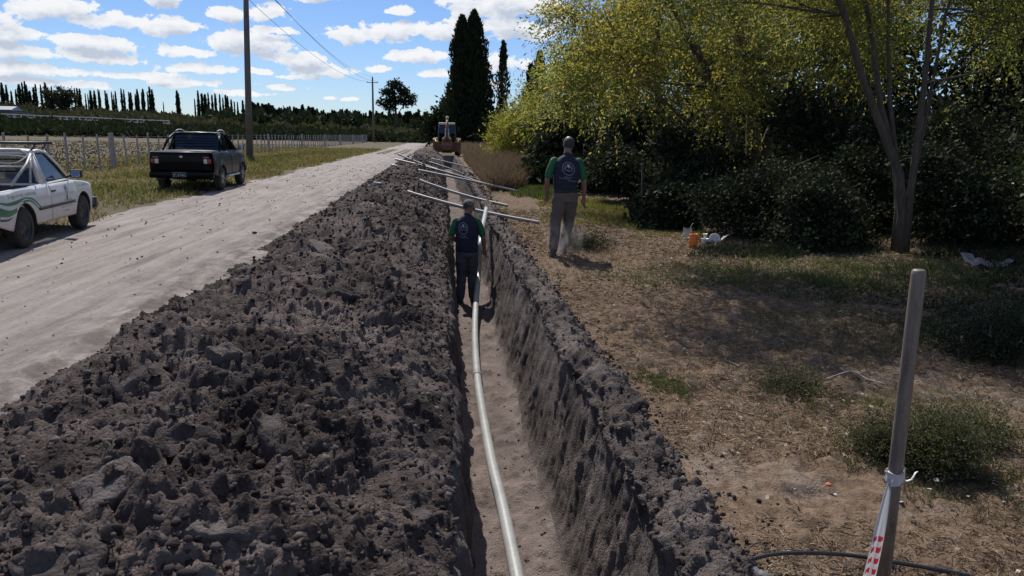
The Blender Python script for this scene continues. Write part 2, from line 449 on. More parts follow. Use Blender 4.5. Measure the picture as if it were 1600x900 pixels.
print('section', PP.shape, round(time.time()-T0, 1))
# quick height lookup on the section (top surface only)
_hx = np.linspace(-2.9, 1.44, 435); _hy_i = np.arange(0, len(yr), 2)
HT = np.full((len(_hy_i), len(_hx)), -9.0)
for a, i in enumerate(_hy_i):
    k = np.clip(((PP[i, :, 0]+2.9)/.01).astype(int), 0, 434); np.maximum.at(HT[a], k, PP[i, :, 2])
    bad = HT[a] < -5
    if bad.any(): HT[a, bad] = np.interp(_hx[bad], _hx[~bad], HT[a, ~bad])
HYV = yr[_hy_i]
def top_z(x, y):
    if -2.85 < x < 1.42 and -1.9 < y < 69:
        a = min(len(HYV)-1, int(np.searchsorted(HYV, y))); k = int(min(434, max(0, round((x+2.9)/.01))))
        return float(HT[a, k])
    return float(ground_z(x, y))
def ray(px, py):
    d = AX[2]*FPX+AX[0]*(px-800)-AX[1]*(py-450); return d/np.linalg.norm(d)
def at(px, py, z=0.0):
    d = ray(px, py); t = (z-CAM_H)/d[2]; return Vector((d[0]*t, d[1]*t, z))
def atd(px, py, Y):
    d = ray(px, py); t = Y/d[1]; return Vector((d[0]*t, Y, CAM_H+d[2]*t))
def hit(px, py):
    d = ray(px, py); t = 1.2
    while t < 80:
        p = d*t; z = CAM_H+p[2]
        if z < top_z(p[0], p[1]): return Vector((p[0], p[1], z))
        t += .01+t*.002
    return at(px, py)

# ------------------------------------------------------------------ ground sheets
def axis(a, b, fn):
    v = [a]
    while v[-1] < b: v.append(v[-1]+fn(v[-1]))
    v[-1] = b
    return np.array(v)
def ground_mat(name, base, second, sand, grass, gth, extra=None):
    m, N, b = mat_base(name)
    g = N.new('ShaderNodeNewGeometry').outputs['Position']
    n1 = N.noise(g, .9, 6, .62, .3); n2 = N.noise(g, 14, 5, .7); n3 = N.noise(g, 70, 3, .7); n4 = N.noise(g, .35, 5, .6, .5)
    c = N.mix(N.maprange(n2, .35, .65), base, second)
    c = N.mix(N.maprange(N.math('ADD', N.math('MULTIPLY', n1, .75), N.math('MULTIPLY', n2, .25)), .55, .66), c, sand)
    c = N.mix(N.maprange(N.math('ADD', N.math('MULTIPLY', n4, .7), N.math('MULTIPLY', n2, .3)), gth, gth+.08), c, grass)
    c = N.mix(N.math('MULTIPLY', N.maprange(n3, .3, .7, 1, 0), .75), c, N.mix(1, c, (.45, .43, .4), 'MULTIPLY'))
    N.put(b.inputs['Base Color'], c); b.inputs['Roughness'].default_value = .96; b.inputs['Specular IOR Level'].default_value = .15
    bump(N, b, N.math('ADD', n3, N.math('MULTIPLY', n2, 1.2)), .8, .02)
    return m
M['ground_r'] = ground_mat('dry litter ground', (.13, .088, .06), (.25, .18, .123), (.29, .235, .19), (.05, .055, .024), .56)
M['ground_l'] = ground_mat('pasture', (.125, .098, .062), (.18, .145, .092), (.17, .13, .09), (.10, .10, .048), .52)
def ground_patch(x, y, name, mat, fine):
    X, Y = np.meshgrid(x, y); Z = ground_z(X, Y)
    if fine:
        k = np.clip((X-1.3)/.25, 0, 1)
        Z = Z+k*(.018*fbm(X*4, Y*4, 4, 71)+.018*fbm(X*17, Y*17, 3, 72)+domes(X, Y, .12, 73, .3)*.05)
    o = link(name, grid_mesh(name, np.stack([X, Y, Z], -1)), mat); return tag(o, kind='structure')
ysp = lambda y: .06 if y < 1.5 else max(.02, .008*y)
ground_patch(axis(1.28, 60, lambda x: .02+.012*max(0, x-1.3)**1.25), axis(-3, 69, ysp), 'ground', M['ground_r'], True)
ground_patch(axis(-9, 60, lambda x: 1.5), axis(69, 620, lambda y: 5+.03*(y-69)), 'ground', M['ground_l'], False)
ground_patch(axis(-700, -6.4, lambda x: max(.15, .03*abs(x+6.4))), axis(-4, 90, lambda y: .12+.01*max(0, y)), 'field', M['ground_l'], False)
ground_patch(axis(-700, -9, lambda x: max(1.5, .02*abs(x))), axis(90, 620, lambda y: 3+.01*(y-90)), 'field', M['ground_l'], False)
ground_patch(np.array([-3.2, -1, 1.4]), np.array([69, 72.]), 'ground', M['ground_l'], False)
xs = axis(-3000, 3000, lambda x: 200); X, Y = np.meshgrid(xs, axis(600, 3500, lambda y: 200)); 
o = link('ground', grid_mesh('far_ground', np.stack([X, Y, far_rise(X, 620+Y*0)-.3-(Y-600)*.012], -1)), M['ground_l']); tag(o, kind='structure')
# fill between verge and field beyond y=90
ground_patch(np.linspace(-9.2, -6.3, 8), axis(89.5, 620, lambda y: 6), 'field', M['ground_l'], False)
# dirt road
def road_mat():
    m, N, b = mat_base('dirt road')
    g = N.new('ShaderNodeNewGeometry').outputs['Position']
    st = N.vmath('MULTIPLY', g, (1, .07, 1))
    n1 = N.noise(st, 6, 6, .7); n2 = N.noise(g, 20, 7, .75); n3 = N.noise(g, 90, 3, .7); n0 = N.noise(g, .5, 4, .6)
    sp = N.new('ShaderNodeSeparateXYZ'); N.put(sp.inputs[0], g)
    t = N.math('ADD', N.math('MULTIPLY', n1, .55), N.math('ADD', N.math('MULTIPLY', n2, .25), N.math('MULTIPLY', n0, .2)))
    c = N.ramp(t, [(.36, (.14, .12, .106)), (.48, (.275, .24, .217)), (.62, (.375, .333, .305))])
    vor = N.new('ShaderNodeTexVoronoi'); N.l.new(g, vor.inputs['Vector']); vor.inputs['Scale'].default_value = 28
    peb = N.maprange(vor.outputs['Distance'], .08, .14, 1, 0)
    rd = N.maprange(N.noise(g, 6, 2, .5), .55, .6)
    c = N.mix(N.math('MULTIPLY', peb, rd), c, (.13, .115, .105))
    N.put(b.inputs['Base Color'], c); b.inputs['Roughness'].default_value = .95; b.inputs['Specular IOR Level'].default_value = .2
    sel = N.math('MULTIPLY', N.maprange(sp.outputs[0], -3.9, -2.8), N.maprange(N.noise(g, 2.3, 6, .7), .42, .6))
    c = N.mix(N.math('MULTIPLY', sel, .75), c, (.085, .072, .066)); N.put(b.inputs['Base Color'], c)
    h = N.math('ADD', N.math('MULTIPLY', n2, 1.3), N.math('ADD', N.math('MULTIPLY', n3, .9), N.math('MULTIPLY', n1, .5)))
    bump(N, b, h, .8, .02)
    return m
M['road'] = road_mat()
xr = np.linspace(-6.75, -2.45, 110); yy = axis(-4, 620, lambda y: .06 if y < 1 else max(.03, .012*y))
X, Y = np.meshgrid(xr, yy)
edge = .35*fbm(Y*.5+0*X, X*0+.5, 4, 80)+.12*vnoise2(Y*3, X*0, 83)
X2 = np.where(X < -4.6, X-(edge)*np.clip((-4.6-X)/2.1, 0, 1), X)
rut = sum(-.035*np.exp(-((X2-c-.12*vnoise2(Y*.12, Y*0+c, 84))/.17)**2) for c in (-5.7, -4.15, -5.2, -3.6))*1.3
Z = ground_z(X2, Y)*.35+.012+rut+.008*fbm(X2*6, Y*.8, 4, 81)+.006*fbm(X2*14, Y*12, 3, 82)
Z = np.where(Y > 90, ground_z(X2, Y)+.04, Z)
# berm of loose dirt with tyre tread next to the mound
tread = np.clip(1-np.abs(X2+2.98+.05*vnoise2(Y*.5, Y*0, 85))/.14, 0, 1)
Z = Z+tread*(.035*(np.sin(Y*2*math.pi/.17+X2*9) > .1)*(Y < 16)+.015)
Z[:, 0] -= .10
Z[:, 1] -= .03
o = link('dirt_road', grid_mesh('dirt_road', np.stack([X2, Y, Z], -1)), M['road']); tag(o, kind='structure')
print('ground', round(time.time()-T0, 1))

# ------------------------------------------------------------------ loose clods
def lump_mesh(name, seed, sub=2, rough=.35, flat=.75):
    bm = bmesh.new(); bmesh.ops.create_icosphere(bm, subdivisions=sub, radius=1)
    co_ = np.array([v.co[:] for v in bm.verts])
    n = vnoise(co_[:, 0]*1.1+seed, co_[:, 1]*1.1, co_[:, 2]*1.1, seed)*rough+vnoise(co_[:, 0]*2.7+seed, co_[:, 1]*2.7, co_[:, 2]*2.7, seed+5)*rough*.5
    # cut facets
    rr = np.random.default_rng(seed)
    r = 1+n
    for _ in range(7):
        d = rr.normal(size=3); d /= np.linalg.norm(d); lim = .68+.2*rr.random()
        k = co_ @ d
        r = np.where(k*r > lim, lim/np.maximum(k, .01), r)
    co2 = co_*r[:, None]; co2[:, 2] *= flat
    F = np.array([[v.index for v in f.verts] for f in bm.faces]); bm.free()
    return co2, F
LUMPS = [lump_mesh('l', s, 1) for s in range(1, 9)]
LUMP2 = [lump_mesh('l', s, 2) for s in range(11, 19)]
def scatter_lumps(name, P, R, mat, kind='stuff', seed=0, label=None, cat=None, parent=None):
    rr = np.random.default_rng(seed); V = []; F = []; b = 0
    pick = rr.integers(0, 8, len(P))
    for i in range(8):
        sel = np.where(pick == i)[0]
        if not len(sel): continue
        v, f = LUMPS[i]; n = len(sel)
        a = rr.random(n)*6.283; ca, sa = np.cos(a), np.sin(a)
        t = rr.normal(size=n)*.5; ct, st = np.cos(t), np.sin(t)
        sx = R[sel, None]*(.75+.5*rr.random((n, 1)))
        x, y, z = v[None, :, 0]*sx, v[None, :, 1]*R[sel, None], v[None, :, 2]*R[sel, None]
        y, z = y*ct[:, None]-z*st[:, None], y*st[:, None]+z*ct[:, None]
        x, y = x*ca[:, None]-y*sa[:, None], x*sa[:, None]+y*ca[:, None]
        VV = np.stack([x, y, z], -1)+P[sel][:, None, :]
        V.append(VV.reshape(-1, 3)); FF = f[None]+(np.arange(n)*len(v))[:, None, None]+b
        F.append(FF.reshape(-1, 3)); b += n*len(v)
    F = np.concatenate(F); q = rr.random(len(P)); V = np.concatenate(V)
    me = mesh_np(name, V, F, False, rnd=np.repeat(q, 20)[:len(F)])
    o = link(name, me, mat, parent); return tag(o, label, cat, kind=kind)
# loose crumbs over mound and bank: denser where seen near
def section_points(n, s0, s1, y0, y1, seed, pw=2.2):
    rr = np.random.default_rng(seed); s = s0+(s1-s0)*rr.random(n); y = y0+(y1-y0)*rr.random(n)**pw
    x, z = section(s, y); return np.stack([x, y, z], -1), y
Pm, ym = section_points(36000, .05, S_LIP+.02, 1.7, 40, 5)
scatter_lumps('soil_crumbs', Pm, (.0035+.017*RNG.random(len(Pm))**3.5)*(1+ym*.085), M['crumb'], seed=1, label='loose dark crumbs of soil on the heap', cat='soil')
Pb, yb = section_points(6500, S_RIM, seg[-1]-.10, 1.9, 35, 6)
mv = RNG.random(len(Pb))**6*.42; Pb[:, 0] += mv
Pb[:, 2] = np.where(Pb[:, 0] > 1.36, ground_z(Pb[:, 0], Pb[:, 1])+.012, Pb[:, 2]-mv*.3)
scatter_lumps('soil_crumbs', Pb, (.003+.013*RNG.random(len(Pb))**3.5)*(1+yb*.08), M['crumb'], seed=2, label='loose crumbs of soil along the right trench edge', cat='soil')
Pf, yf_ = section_points(420, S_FL0+.05, S_FL1-.03, 2.5, 30, 7)
scatter_lumps('soil_crumbs', Pf, (.005+.016*RNG.random(len(Pf))**2.5), M['crumb'], seed=3, label='crumbs of soil fallen on the trench floor', cat='soil')
n = 1500; Y = 4+40*RNG.random(n)**1.7; X = -2.55-4.1*RNG.random(n)**(.5+RNG.random(n)*1.5)
P = np.stack([X, Y, ground_z(X, Y)*.35+.014], -1)
scatter_lumps('road_gravel', P, (.003+.011*RNG.random(n)**4)*(1+Y*.05), M['block'], seed=4, label='loose pebbles and crumbs lying on the dirt road', cat='gravel')
# larger clods, each its own part of the mound
meshes = []
for i, (v, f) in enumerate(LUMP2):
    me = mesh_np('soil_clod', v, f, True); me.materials.append(M['clod']); meshes.append(me)
rr = np.random.default_rng(77)
for i in range(130):
    s = .15+(S_LIP-.2)*rr.random(); y = 2.2+14*rr.random()**1.7
    x, z = section(np.array([s]), np.array([y])); r = (.020+.032*rr.random()**2.2)*(1+.04*y)
    o = link('soil_clod', meshes[i % 8], None, mound, (float(x[0]), y, float(z[0])-.45*r))
    o.scale = (r*(.8+.6*rr.random()), r*(.8+.5*rr.random()), r*(.7+.3*rr.random())); o.rotation_euler = (rr.normal()*.4, rr.normal()*.4, rr.random()*6.28)
for i in range(40):
    s = S_RIM+.05+(seg[-1]-S_RIM-.05)*rr.random(); y = 2.2+12*rr.random()**1.5
    x, z = section(np.array([s]), np.array([y])); r = (.018+.024*rr.random()**2)*(1+.04*y)
    o = link('soil_clod', meshes[i % 8], None, bank, (float(x[0]), y, float(z[0])-.2*r))
    o.scale = (r, r*1.2, r*.8); o.rotation_euler = (rr.normal()*.4, rr.normal()*.4, rr.random()*6.28)
# slabs and blocks of crusted soil
def slab(px, py, sx, sy, sz, rot, mat='block', seed=1, sink=.3):
    p = hit(px, py)
    bm = bmesh.new(); bmesh.ops.create_cube(bm, size=1); bmesh.ops.subdivide_edges(bm, edges=bm.edges, cuts=9, use_grid_fill=True)
    for v in bm.verts:
        c = v.co.copy(); k = 1/(abs(c.x)**6+abs(c.y)**6+abs(c.z)**6)**(1/6)*.5
        c = c.lerp(c*k, .5)
        w = Vector((c.x*sx, c.y*sy, c.z*sz))
        n1 = float(vnoise(np.array([w.x*9+seed]), np.array([w.y*9]), np.array([w.z*9]), seed)[0]); n2 = float(vnoise(np.array([w.x*28]), np.array([w.y*28]), np.array([w.z*28]), seed+3)[0])
        w += Vector((n1, -n1*.6, n2)).normalized()*(n1*.04+n2*.022+.012*float(vnoise(np.array([w.x*60]), np.array([w.y*60]), np.array([w.z*60]), seed+4)[0]))*(sz/.15+.3)
        v.co = w
    me = bpy.data.meshes.new('soil_block'); bm.to_mesh(me); bm.free()
    me.polygons.foreach_set('use_smooth', [True]*len(me.polygons)); me.update()
    o = link('soil_block', me, M[mat], mound, p-Vector((0, 0, sz*sink))); o.rotation_euler = rot; return o
slab(425, 700, .16, .30, .13, (.45, .45, .85), 'clod', seed=3, sink=-.1)
slab(222, 606, .24, .24, .26, (.3, -.1, .5), 'clod', 5, .25)
slab(170, 752, .20, .17, .06, (.25, -.35, .6), seed=7, sink=.5)
slab(330, 822, .22, .12, .06, (.1, .2, .2), seed=9)
slab(505, 388, .26, .5, .07, (.2, .3, .5), seed=11)
slab(350, 550, .16, .12, .07, (.3, .1, 1), seed=13)
slab(625, 785, .10, .12, .10, (.3, .2, .3), 'clod', 15)
slab(280, 690, .20, .16, .14, (.5, .2, .3), 'clod', 17)
slab(540, 455, .25, .2, .12, (.3, .4, .3), 'clod', 19)
slab(545, 390, .22, .22, .20, (.3, .2, .9), 'clod', 21)
slab(400, 430, .32, .3, .20, (.2, -.2, .2), 'clod', 23)
slab(90, 880, .22, .2, .16, (.5, -.1, .3), 'clod', 25, .5)
slab(650, 810, .14, .10, .10, (.2, .3, .8), 'clod', 27)
for (px, py, s_) in ((1150, 835, .11), (985, 620, .16), (1005, 760, .08), (1050, 690, .12), (930, 545, .14)):
    o = slab(px, py, s_*.7, s_*1.5, s_*.5, (.2, .1, .4), 'clod', px); o.parent = bank
print('clods', round(time.time()-T0, 1))

# ------------------------------------------------------------------ leaves, blades, branches
def unit(v): return v/(np.linalg.norm(v, axis=-1, keepdims=True)+1e-9)
def leaves_mesh(name, P, D, L, Wd, rr):
    """rhombic leaves: P base, D axis, L length, Wd half width"""
    n = len(P); side = unit(np.cross(D, rr.normal(size=(n, 3)))); nor = np.cross(D, side)
    L = np.broadcast_to(np.asarray(L, float), (n,))[:, None]; Wd = np.broadcast_to(np.asarray(Wd, float), (n,))[:, None]
    V = np.stack([P, P+D*L*.45+side*Wd+nor*L*.06, P+D*L, P+D*L*.45-side*Wd+nor*L*.06], 1).reshape(-1, 3)
    F = np.arange(4*n).reshape(n, 4)
    return mesh_np(name, V, F, False, rnd=rr.random(n))
CLUMP = 0
def lobes_points(lobes, n, rr, shell=.55):
    vol = np.array([l[1][0]*l[1][1]*l[1][2] for l in lobes])**.8; k = rr.choice(len(lobes), n, p=vol/vol.sum())
    u = unit(rr.normal(size=(n, 3))); r = (shell+(1-shell)*rr.random(n))*(rr.random(n)**.25)
    global CLUMP
    C_ = np.array([l[0] for l in lobes])[k]; R_ = np.array([l[1] for l in lobes])[k]
    lump = 1+.28*vnoise(u[:, 0]*2.3+k*7, u[:, 1]*2.3, u[:, 2]*2.3, 3)
    Q = C_+u*R_*(r*lump)[:, None]
    if CLUMP:
        g = vnoise(Q[:, 0]*CLUMP+3, Q[:, 1]*CLUMP, Q[:, 2]*CLUMP*1.3, 17)+.4*vnoise(Q[:, 0]*CLUMP*2.2, Q[:, 1]*CLUMP*2.2, Q[:, 2]*CLUMP*2.2, 18)
        Q, u = Q[g > -.04], u[g > -.04]
    return Q, u
def strands(name, B, D0, k, step, droop, leafL, leafW, rr, jitter=.35, hang=.5):
    n = len(B); P = []; DD = []
    for j in range(k):
        t = j*step
        p = B+D0*t+np.array([0, 0, -1.0])*droop*t*t
        ax = unit(D0+np.array([0, 0, -2.0])*droop*t)
        P.append(p+rr.normal(size=(n, 3))*step*.25); DD.append(unit(ax*hang+rr.normal(size=(n, 3))*jitter))
    P = np.concatenate(P); DD = np.concatenate(DD)
    return leaves_mesh(name, P, DD, leafL*(.6+.7*rr.random(len(P))), leafW*(.7+.6*rr.random(len(P))), rr)
def limb_path(a, b, rr, n=7, wob=.12, sag=.0):
    a, b = Vector(a), Vector(b); L = (b-a).length; pts = []
    off = Vector((rr.normal(), rr.normal(), rr.normal()*.5))*wob*L
    off2 = Vector((rr.normal(), rr.normal(), rr.normal()*.5))*wob*L*.4
    for i in range(n):
        t = i/(n-1)
        pts.append(a.lerp(b, t)+off*math.sin(math.pi*t)*.5+off2*math.sin(2*math.pi*t)*.5-Vector((0, 0, sag*L*t*t)))
    return pts
def limbs_mesh(mb, trunks, ends, rr, r_end=.012, per=1.0, twig=True):
    """trunks: list of (points, r0, r1). ends: crown points to reach from the trunks"""
    allp = []
    for pts, r0, r1 in trunks:
        n = len(pts); rs = [r0+(r1-r0)*(i/(n-1))**.8 for i in range(n)]; rs[0] *= 1.35
        mb.tube(pts, rs, 9, True); allp += [(p, rs[i]) for i, p in enumerate(pts) if i >= n*.35]
    for e in ends:
        e = Vector(e); c = sorted(allp, key=lambda q: (q[0]-e).length+max(0, q[0].z-e.z)*.8)[:3]
        p0, r0 = c[rr.integers(0, len(c))]
        pts = limb_path(p0, e, rr, 7, .14); n = len(pts)
        r0 = min(r0*.55, .05+.0*r0); mb.tube(pts, [r0+(r_end-r0)*(i/(n-1)) for i in range(n)], 5, False)
        if twig:
            for _ in range(3):
                i = rr.integers(3, n); q = pts[i]+Vector(rr.normal(size=3))*.5*((e-p0).length*.35)
                mb.tube(limb_path(pts[i], q, rr, 4, .1), [.01, .008, .006, .004], 4, False)
def tree(name, label, cat, loc, trunks, lobes, nstr, k, step, droop, lL, lW, lmat, bmat, seed, group=None, ends=26, shell=.35, hang=.5, outward=1.0, r_end=.012, jitter=.35):
    rr = np.random.default_rng(seed); root = empty(name, loc, 0, label, cat, group)
    B, u = lobes_points(lobes, nstr, rr, shell)
    D0 = unit(u*np.array([1, 1, .4])*outward+rr.normal(size=B.shape)*.5+np.array([0, 0, .15]))
    me = strands('crown', B, D0, k, step, droop, lL, lW, rr, jitter, hang)
    link('crown', me, lmat, root)
    if trunks:
        mb = MB(); E_, _ = lobes_points(lobes, ends, rr, .3)
        limbs_mesh(mb, [([Vector(p) for p in t[0]], t[1], t[2]) for t in trunks], E_, rr, r_end)
        mb.build('trunk', bmat, root, smooth=True)
    return root
def barkmat(name, a, b_, sc=6):
    m, N, b = mat_base(name); g = N.new('ShaderNodeTexCoord').outputs['Object']
    n = N.noise(N.vmath('MULTIPLY', g, (1, 1, .22)), sc*5, 5, .65); n2 = N.noise(g, sc*.4, 3, .6)
    N.put(b.inputs['Base Color'], N.mix(N.maprange(N.math('ADD', N.math('MULTIPLY', n, .6), N.math('MULTIPLY', n2, .4)), .35, .65), a, b_)); b.inputs['Roughness'].default_value = .9
    bump(N, b, n, .9, .03); return m
M['bark'] = barkmat('bark', (.040, .030, .023), (.115, .088, .066))
M['willow'] = leafmat('willow leaves', [(.045, .068, .030), (.09, .115, .045), (.17, .18, .06), (.32, .27, .075), (.50, .36, .085)], .56, nscale=.5)
M['willow2'] = leafmat('green willow leaves', [(.05, .078, .032), (.095, .13, .048), (.155, .18, .062), (.26, .24, .075), (.42, .33, .085)], .6, nscale=.5)
M['yellow'] = leafmat('yellow leaves', [(.11, .13, .03), (.20, .21, .045), (.33, .29, .06)], .45)
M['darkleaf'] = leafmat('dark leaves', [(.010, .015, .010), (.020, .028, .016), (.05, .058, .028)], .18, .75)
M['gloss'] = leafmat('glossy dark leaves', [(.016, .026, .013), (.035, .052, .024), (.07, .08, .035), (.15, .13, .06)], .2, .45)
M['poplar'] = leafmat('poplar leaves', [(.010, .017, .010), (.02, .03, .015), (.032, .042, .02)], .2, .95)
M['scrub'] = leafmat('scrub leaves', [(.022, .027, .020), (.042, .046, .030), (.07, .07, .045)], .3, .95)
M['bushlet'] = leafmat('small bush leaves', [(.035, .042, .022), (.07, .075, .04), (.12, .115, .065)], .35, .6, 4)
M['clear'] = leafmat('sunlit tint clearing grass', [(.07, .085, .028), (.13, .14, .042), (.22, .19, .08)], .4, .6, .8)  # blades tinted yellow green so the clearing looks sunlit under the tree
M['weed'] = leafmat('dry weeds', [(.10, .07, .055), (.16, .12, .095), (.22, .17, .135)], .22, .75, .5)
M['pasture'] = leafmat('pasture blades', [(.07, .062, .036), (.09, .077, .045), (.112, .092, .056)], .1, .95, .1)
M['grass'] = leafmat('grass blades', [(.06, .07, .028), (.11, .11, .045), (.20, .165, .085), (.27, .215, .125)], .35, .6, .5)
M['olive'] = leafmat('olive grass blades', [(.055, .075, .025), (.09, .11, .038), (.16, .15, .06)], .35, .6, 1)
M['green'] = leafmat('green grass blades', [(.035, .055, .02), (.065, .09, .032), (.11, .125, .05)], .35, .6, 1)
M['straw'] = leafmat('straw litter', [(.05, .034, .024), (.14, .098, .064), (.26, .19, .125), (.44, .36, .25)], .08, .8, 1.2)

# --- trees on the right
def V3(*a): return Vector(a)
CLUMP = 1.0
# near multi-stemmed willow
b0 = V3(0, 0, 0)
tr = [([V3(0,0,-.1), V3(-.03,.0,.5), V3(-.12,.05,1.1), V3(-.42,.1,1.7), V3(-.85,.1,2.5), V3(-1.25,.0,3.3), V3(-1.9,-.1,4.3), V3(-2.3,-.1,5.4)], .085, .03),
      ([V3(.02,.06,-.1), V3(-.03,.1,.6), V3(-.15,.15,1.3), V3(-.45,.2,2.1), V3(-.62,.3,3.0), V3(-.95,.4,4.2), V3(-1.1,.4,5.5)], .07, .025),
      ([V3(.05,-.02,-.1), V3(.04,-.03,.7), V3(.02,-.05,1.5), V3(.06,0,2.4), V3(.02,0,3.4), V3(.1,.1,4.6), V3(.15,.2,6.0)], .062, .022),
      ([V3(-.05,.05,-.1), V3(-.06,.08,.6), V3(-.16,.1,1.3), V3(-.32,.2,2.2), V3(-.35,.4,3.2), V3(-.3,.7,4.6)], .05, .02),
      ([V3(.08,.05,.3), V3(.14,.08,1.2), V3(.3,.2,2.2), V3(.45,.3,3.4), V3(.9,.4,4.8)], .038, .015)]
lob = [((-2.0,.2,4.9),(1.9,1.6,1.4)),((0,.3,5.4),(2.2,1.9,1.8)),((1.3,.8,4.4),(1.2,1.2,1.5)),((-1.0,.9,3.5),(1.6,1.0,.9)),((.3,.8,3.3),(1.2,.9,1.0)),((-2.4,1.2,3.3),(1.3,1.0,.9)),((-2.6,-.2,4.4),(1.0,1.0,.8)),((.9,1.0,2.7),(.7,.6,.9)),((2.2,.9,3.4),(1.0,.8,1.0)),((3.0,1.0,4.6),(1.0,.9,1.0)),((-4.0,3.0,6.5),(1.6,1.5,.7)),((-2.4,2.2,6.5),(1.8,1.6,.7)),((-2.8,.2,6.6),(1.7,1.5,.6)),((-.8,-.2,6.4),(1.8,1.5,.8))]  # last lobes lie above the view, placed for the shade they cast
tree('willow_tree', 'nearest multi stemmed willow whose bare stems fork low and lean left behind the dark bushes', 'tree', (6.85, 10.4, .2), tr, lob,
     9500, 13, .058, .6, .078, .0115, M['willow2'], M['bark'], 101, ends=70, shell=.1, hang=.6, jitter=.45, r_end=.006)
near_willow = bpy.data.objects['willow_tree']; rr = np.random.default_rng(131)
for lb_ in ([((-3.9,2.8,6.6),(1.9,1.7,.9)),((-2.2,2.2,6.7),(1.9,1.7,1.0)),((-2.6,.2,6.9),(1.8,1.6,.9)),((-5.0,1.2,6.9),(1.5,1.5,.8)),((-1.6,3.6,7.0),(2.2,1.6,1.0)),((2.6,1.4,6.8),(2.2,1.8,1.0))],):  # unseen boughs above the frame, added to deepen the shade on the ground
    B_, u_ = lobes_points(lb_, 4200, rr, .1); D_ = unit(u_*np.array([1, 1, .3])+rr.normal(size=B_.shape)*.5)
    link('added_shade_bough', strands('added_shade_bough', B_, D_, 8, .11, .8, .15, .026, rr, .35, .8), M['willow2'], near_willow)
# yellow-green willow behind it
tr = [([V3(0,0,-.1), V3(.05,0,1.2), V3(.0,.1,2.4), V3(-.3,.1,3.6), V3(-.9,0,5.0), V3(-1.2,0,6.5)], .26, .07),
      ([V3(-.1,0,.3), V3(-.45,.0,1.5), V3(-.95,.1,2.8), V3(-1.8,.1,4.0), V3(-2.7,0,5.4)], .18, .05),
      ([V3(.1,0,.4), V3(.5,.1,1.8), V3(1.0,.2,3.2), V3(1.6,.2,5.0)], .16, .05),
      ([V3(-.2,-.1,.5), V3(-.9,-.3,1.2), V3(-1.8,-.4,1.9), V3(-2.8,-.5,2.7)], .08, .03)]
lob = [((-2.8,0,5.2),(2.5,2.2,1.9)),((0,0,6.4),(3.2,2.8,2.2)),((2.6,.3,5.2),(2.4,2.2,2.0)),((-3.6,-.4,3.2),(1.6,1.5,1.3)),((-1.2,-1.2,3.4),(2.2,1.3,1.3)),((1.6,-1.0,3.6),(1.9,1.3,1.2)),((-1.0,-1.4,2.4),(1.4,.9,.8)),((-4.4,.6,4.4),(1.2,1.4,1.6))]
tree('willow_tree', 'broad willow with yellowing leaves hanging over the clearing beyond the standing man', 'tree', (7.9, 18.6, .2), tr, lob,
     8200, 12, .085, .5, .115, .019, M['willow'], M['bark'], 102, ends=60, shell=.15, hang=.6, jitter=.45)
tr = [([V3(0,0,-.1), V3(.1,0,2), V3(-.2,0,4), V3(-.3,0,6.5)], .28, .08), ([V3(0,0,.6), V3(-.8,0,2.4), V3(-2,0,4.6)], .16, .05), ([V3(0,0,.8), V3(1,0,2.6), V3(2,0,5)], .16, .05)]
lob = [((-2.2,0,4.6),(2.4,2.4,2.4)),((.6,0,6.8),(3.0,2.6,2.6)),((-3.0,-.5,3.0),(1.8,1.6,1.6)),((.2,-1,3.4),(2.6,1.6,1.9)),((2.8,0,4.6),(2.2,2.2,2.4))]
tree('willow_tree', 'green and yellow tree filling the gap between the leafy willow and the pale yellow bush', 'tree', (8.2, 28, .1), tr, lob,
     6000, 9, .13, .4, .18, .032, M['willow2'], M['bark'], 103, ends=24, shell=.4)
lob = [((0,0,4.5),(2.6,2.4,2.8)),((-1.6,0,3.0),(2.0,1.8,2.4)),((1.8,0,6.2),(2.6,2.4,2.4)),((-.4,-.6,1.8),(2.2,1.6,1.6))]
tree('willow_tree', 'rounded green tree with yellow tips behind the tall dry weeds', 'tree', (7.2, 38, 0), [([V3(0,0,-.1), V3(0,0,2.5), V3(.1,0,5.5)], .25, .08)], lob,
     4200, 8, .15, .35, .22, .038, M['willow2'], M['bark'], 104, ends=16, shell=.4)
CLUMP = 0
# pale yellow bush beyond the weeds
lob = [((0,0,1.9),(1.5,1.5,1.9)),((-.8,0,1.1),(1.1,1.1,1.2)),((.6,.3,2.8),(1.0,1.0,1.5)),((1.4,0,1.6),(1.3,1.2,1.5))]
tree('yellow_bush', 'pale yellow green bush with upright wispy shoots between poplar and trees', 'bush', (4.7, 46, 0), [([V3(0,0,0), V3(.1,0,1.6), V3(.1,0,3)], .1, .03)], lob,
     1500, 7, .16, -.25, .24, .03, M['yellow'], M['bark'], 105, ends=14, shell=.3)
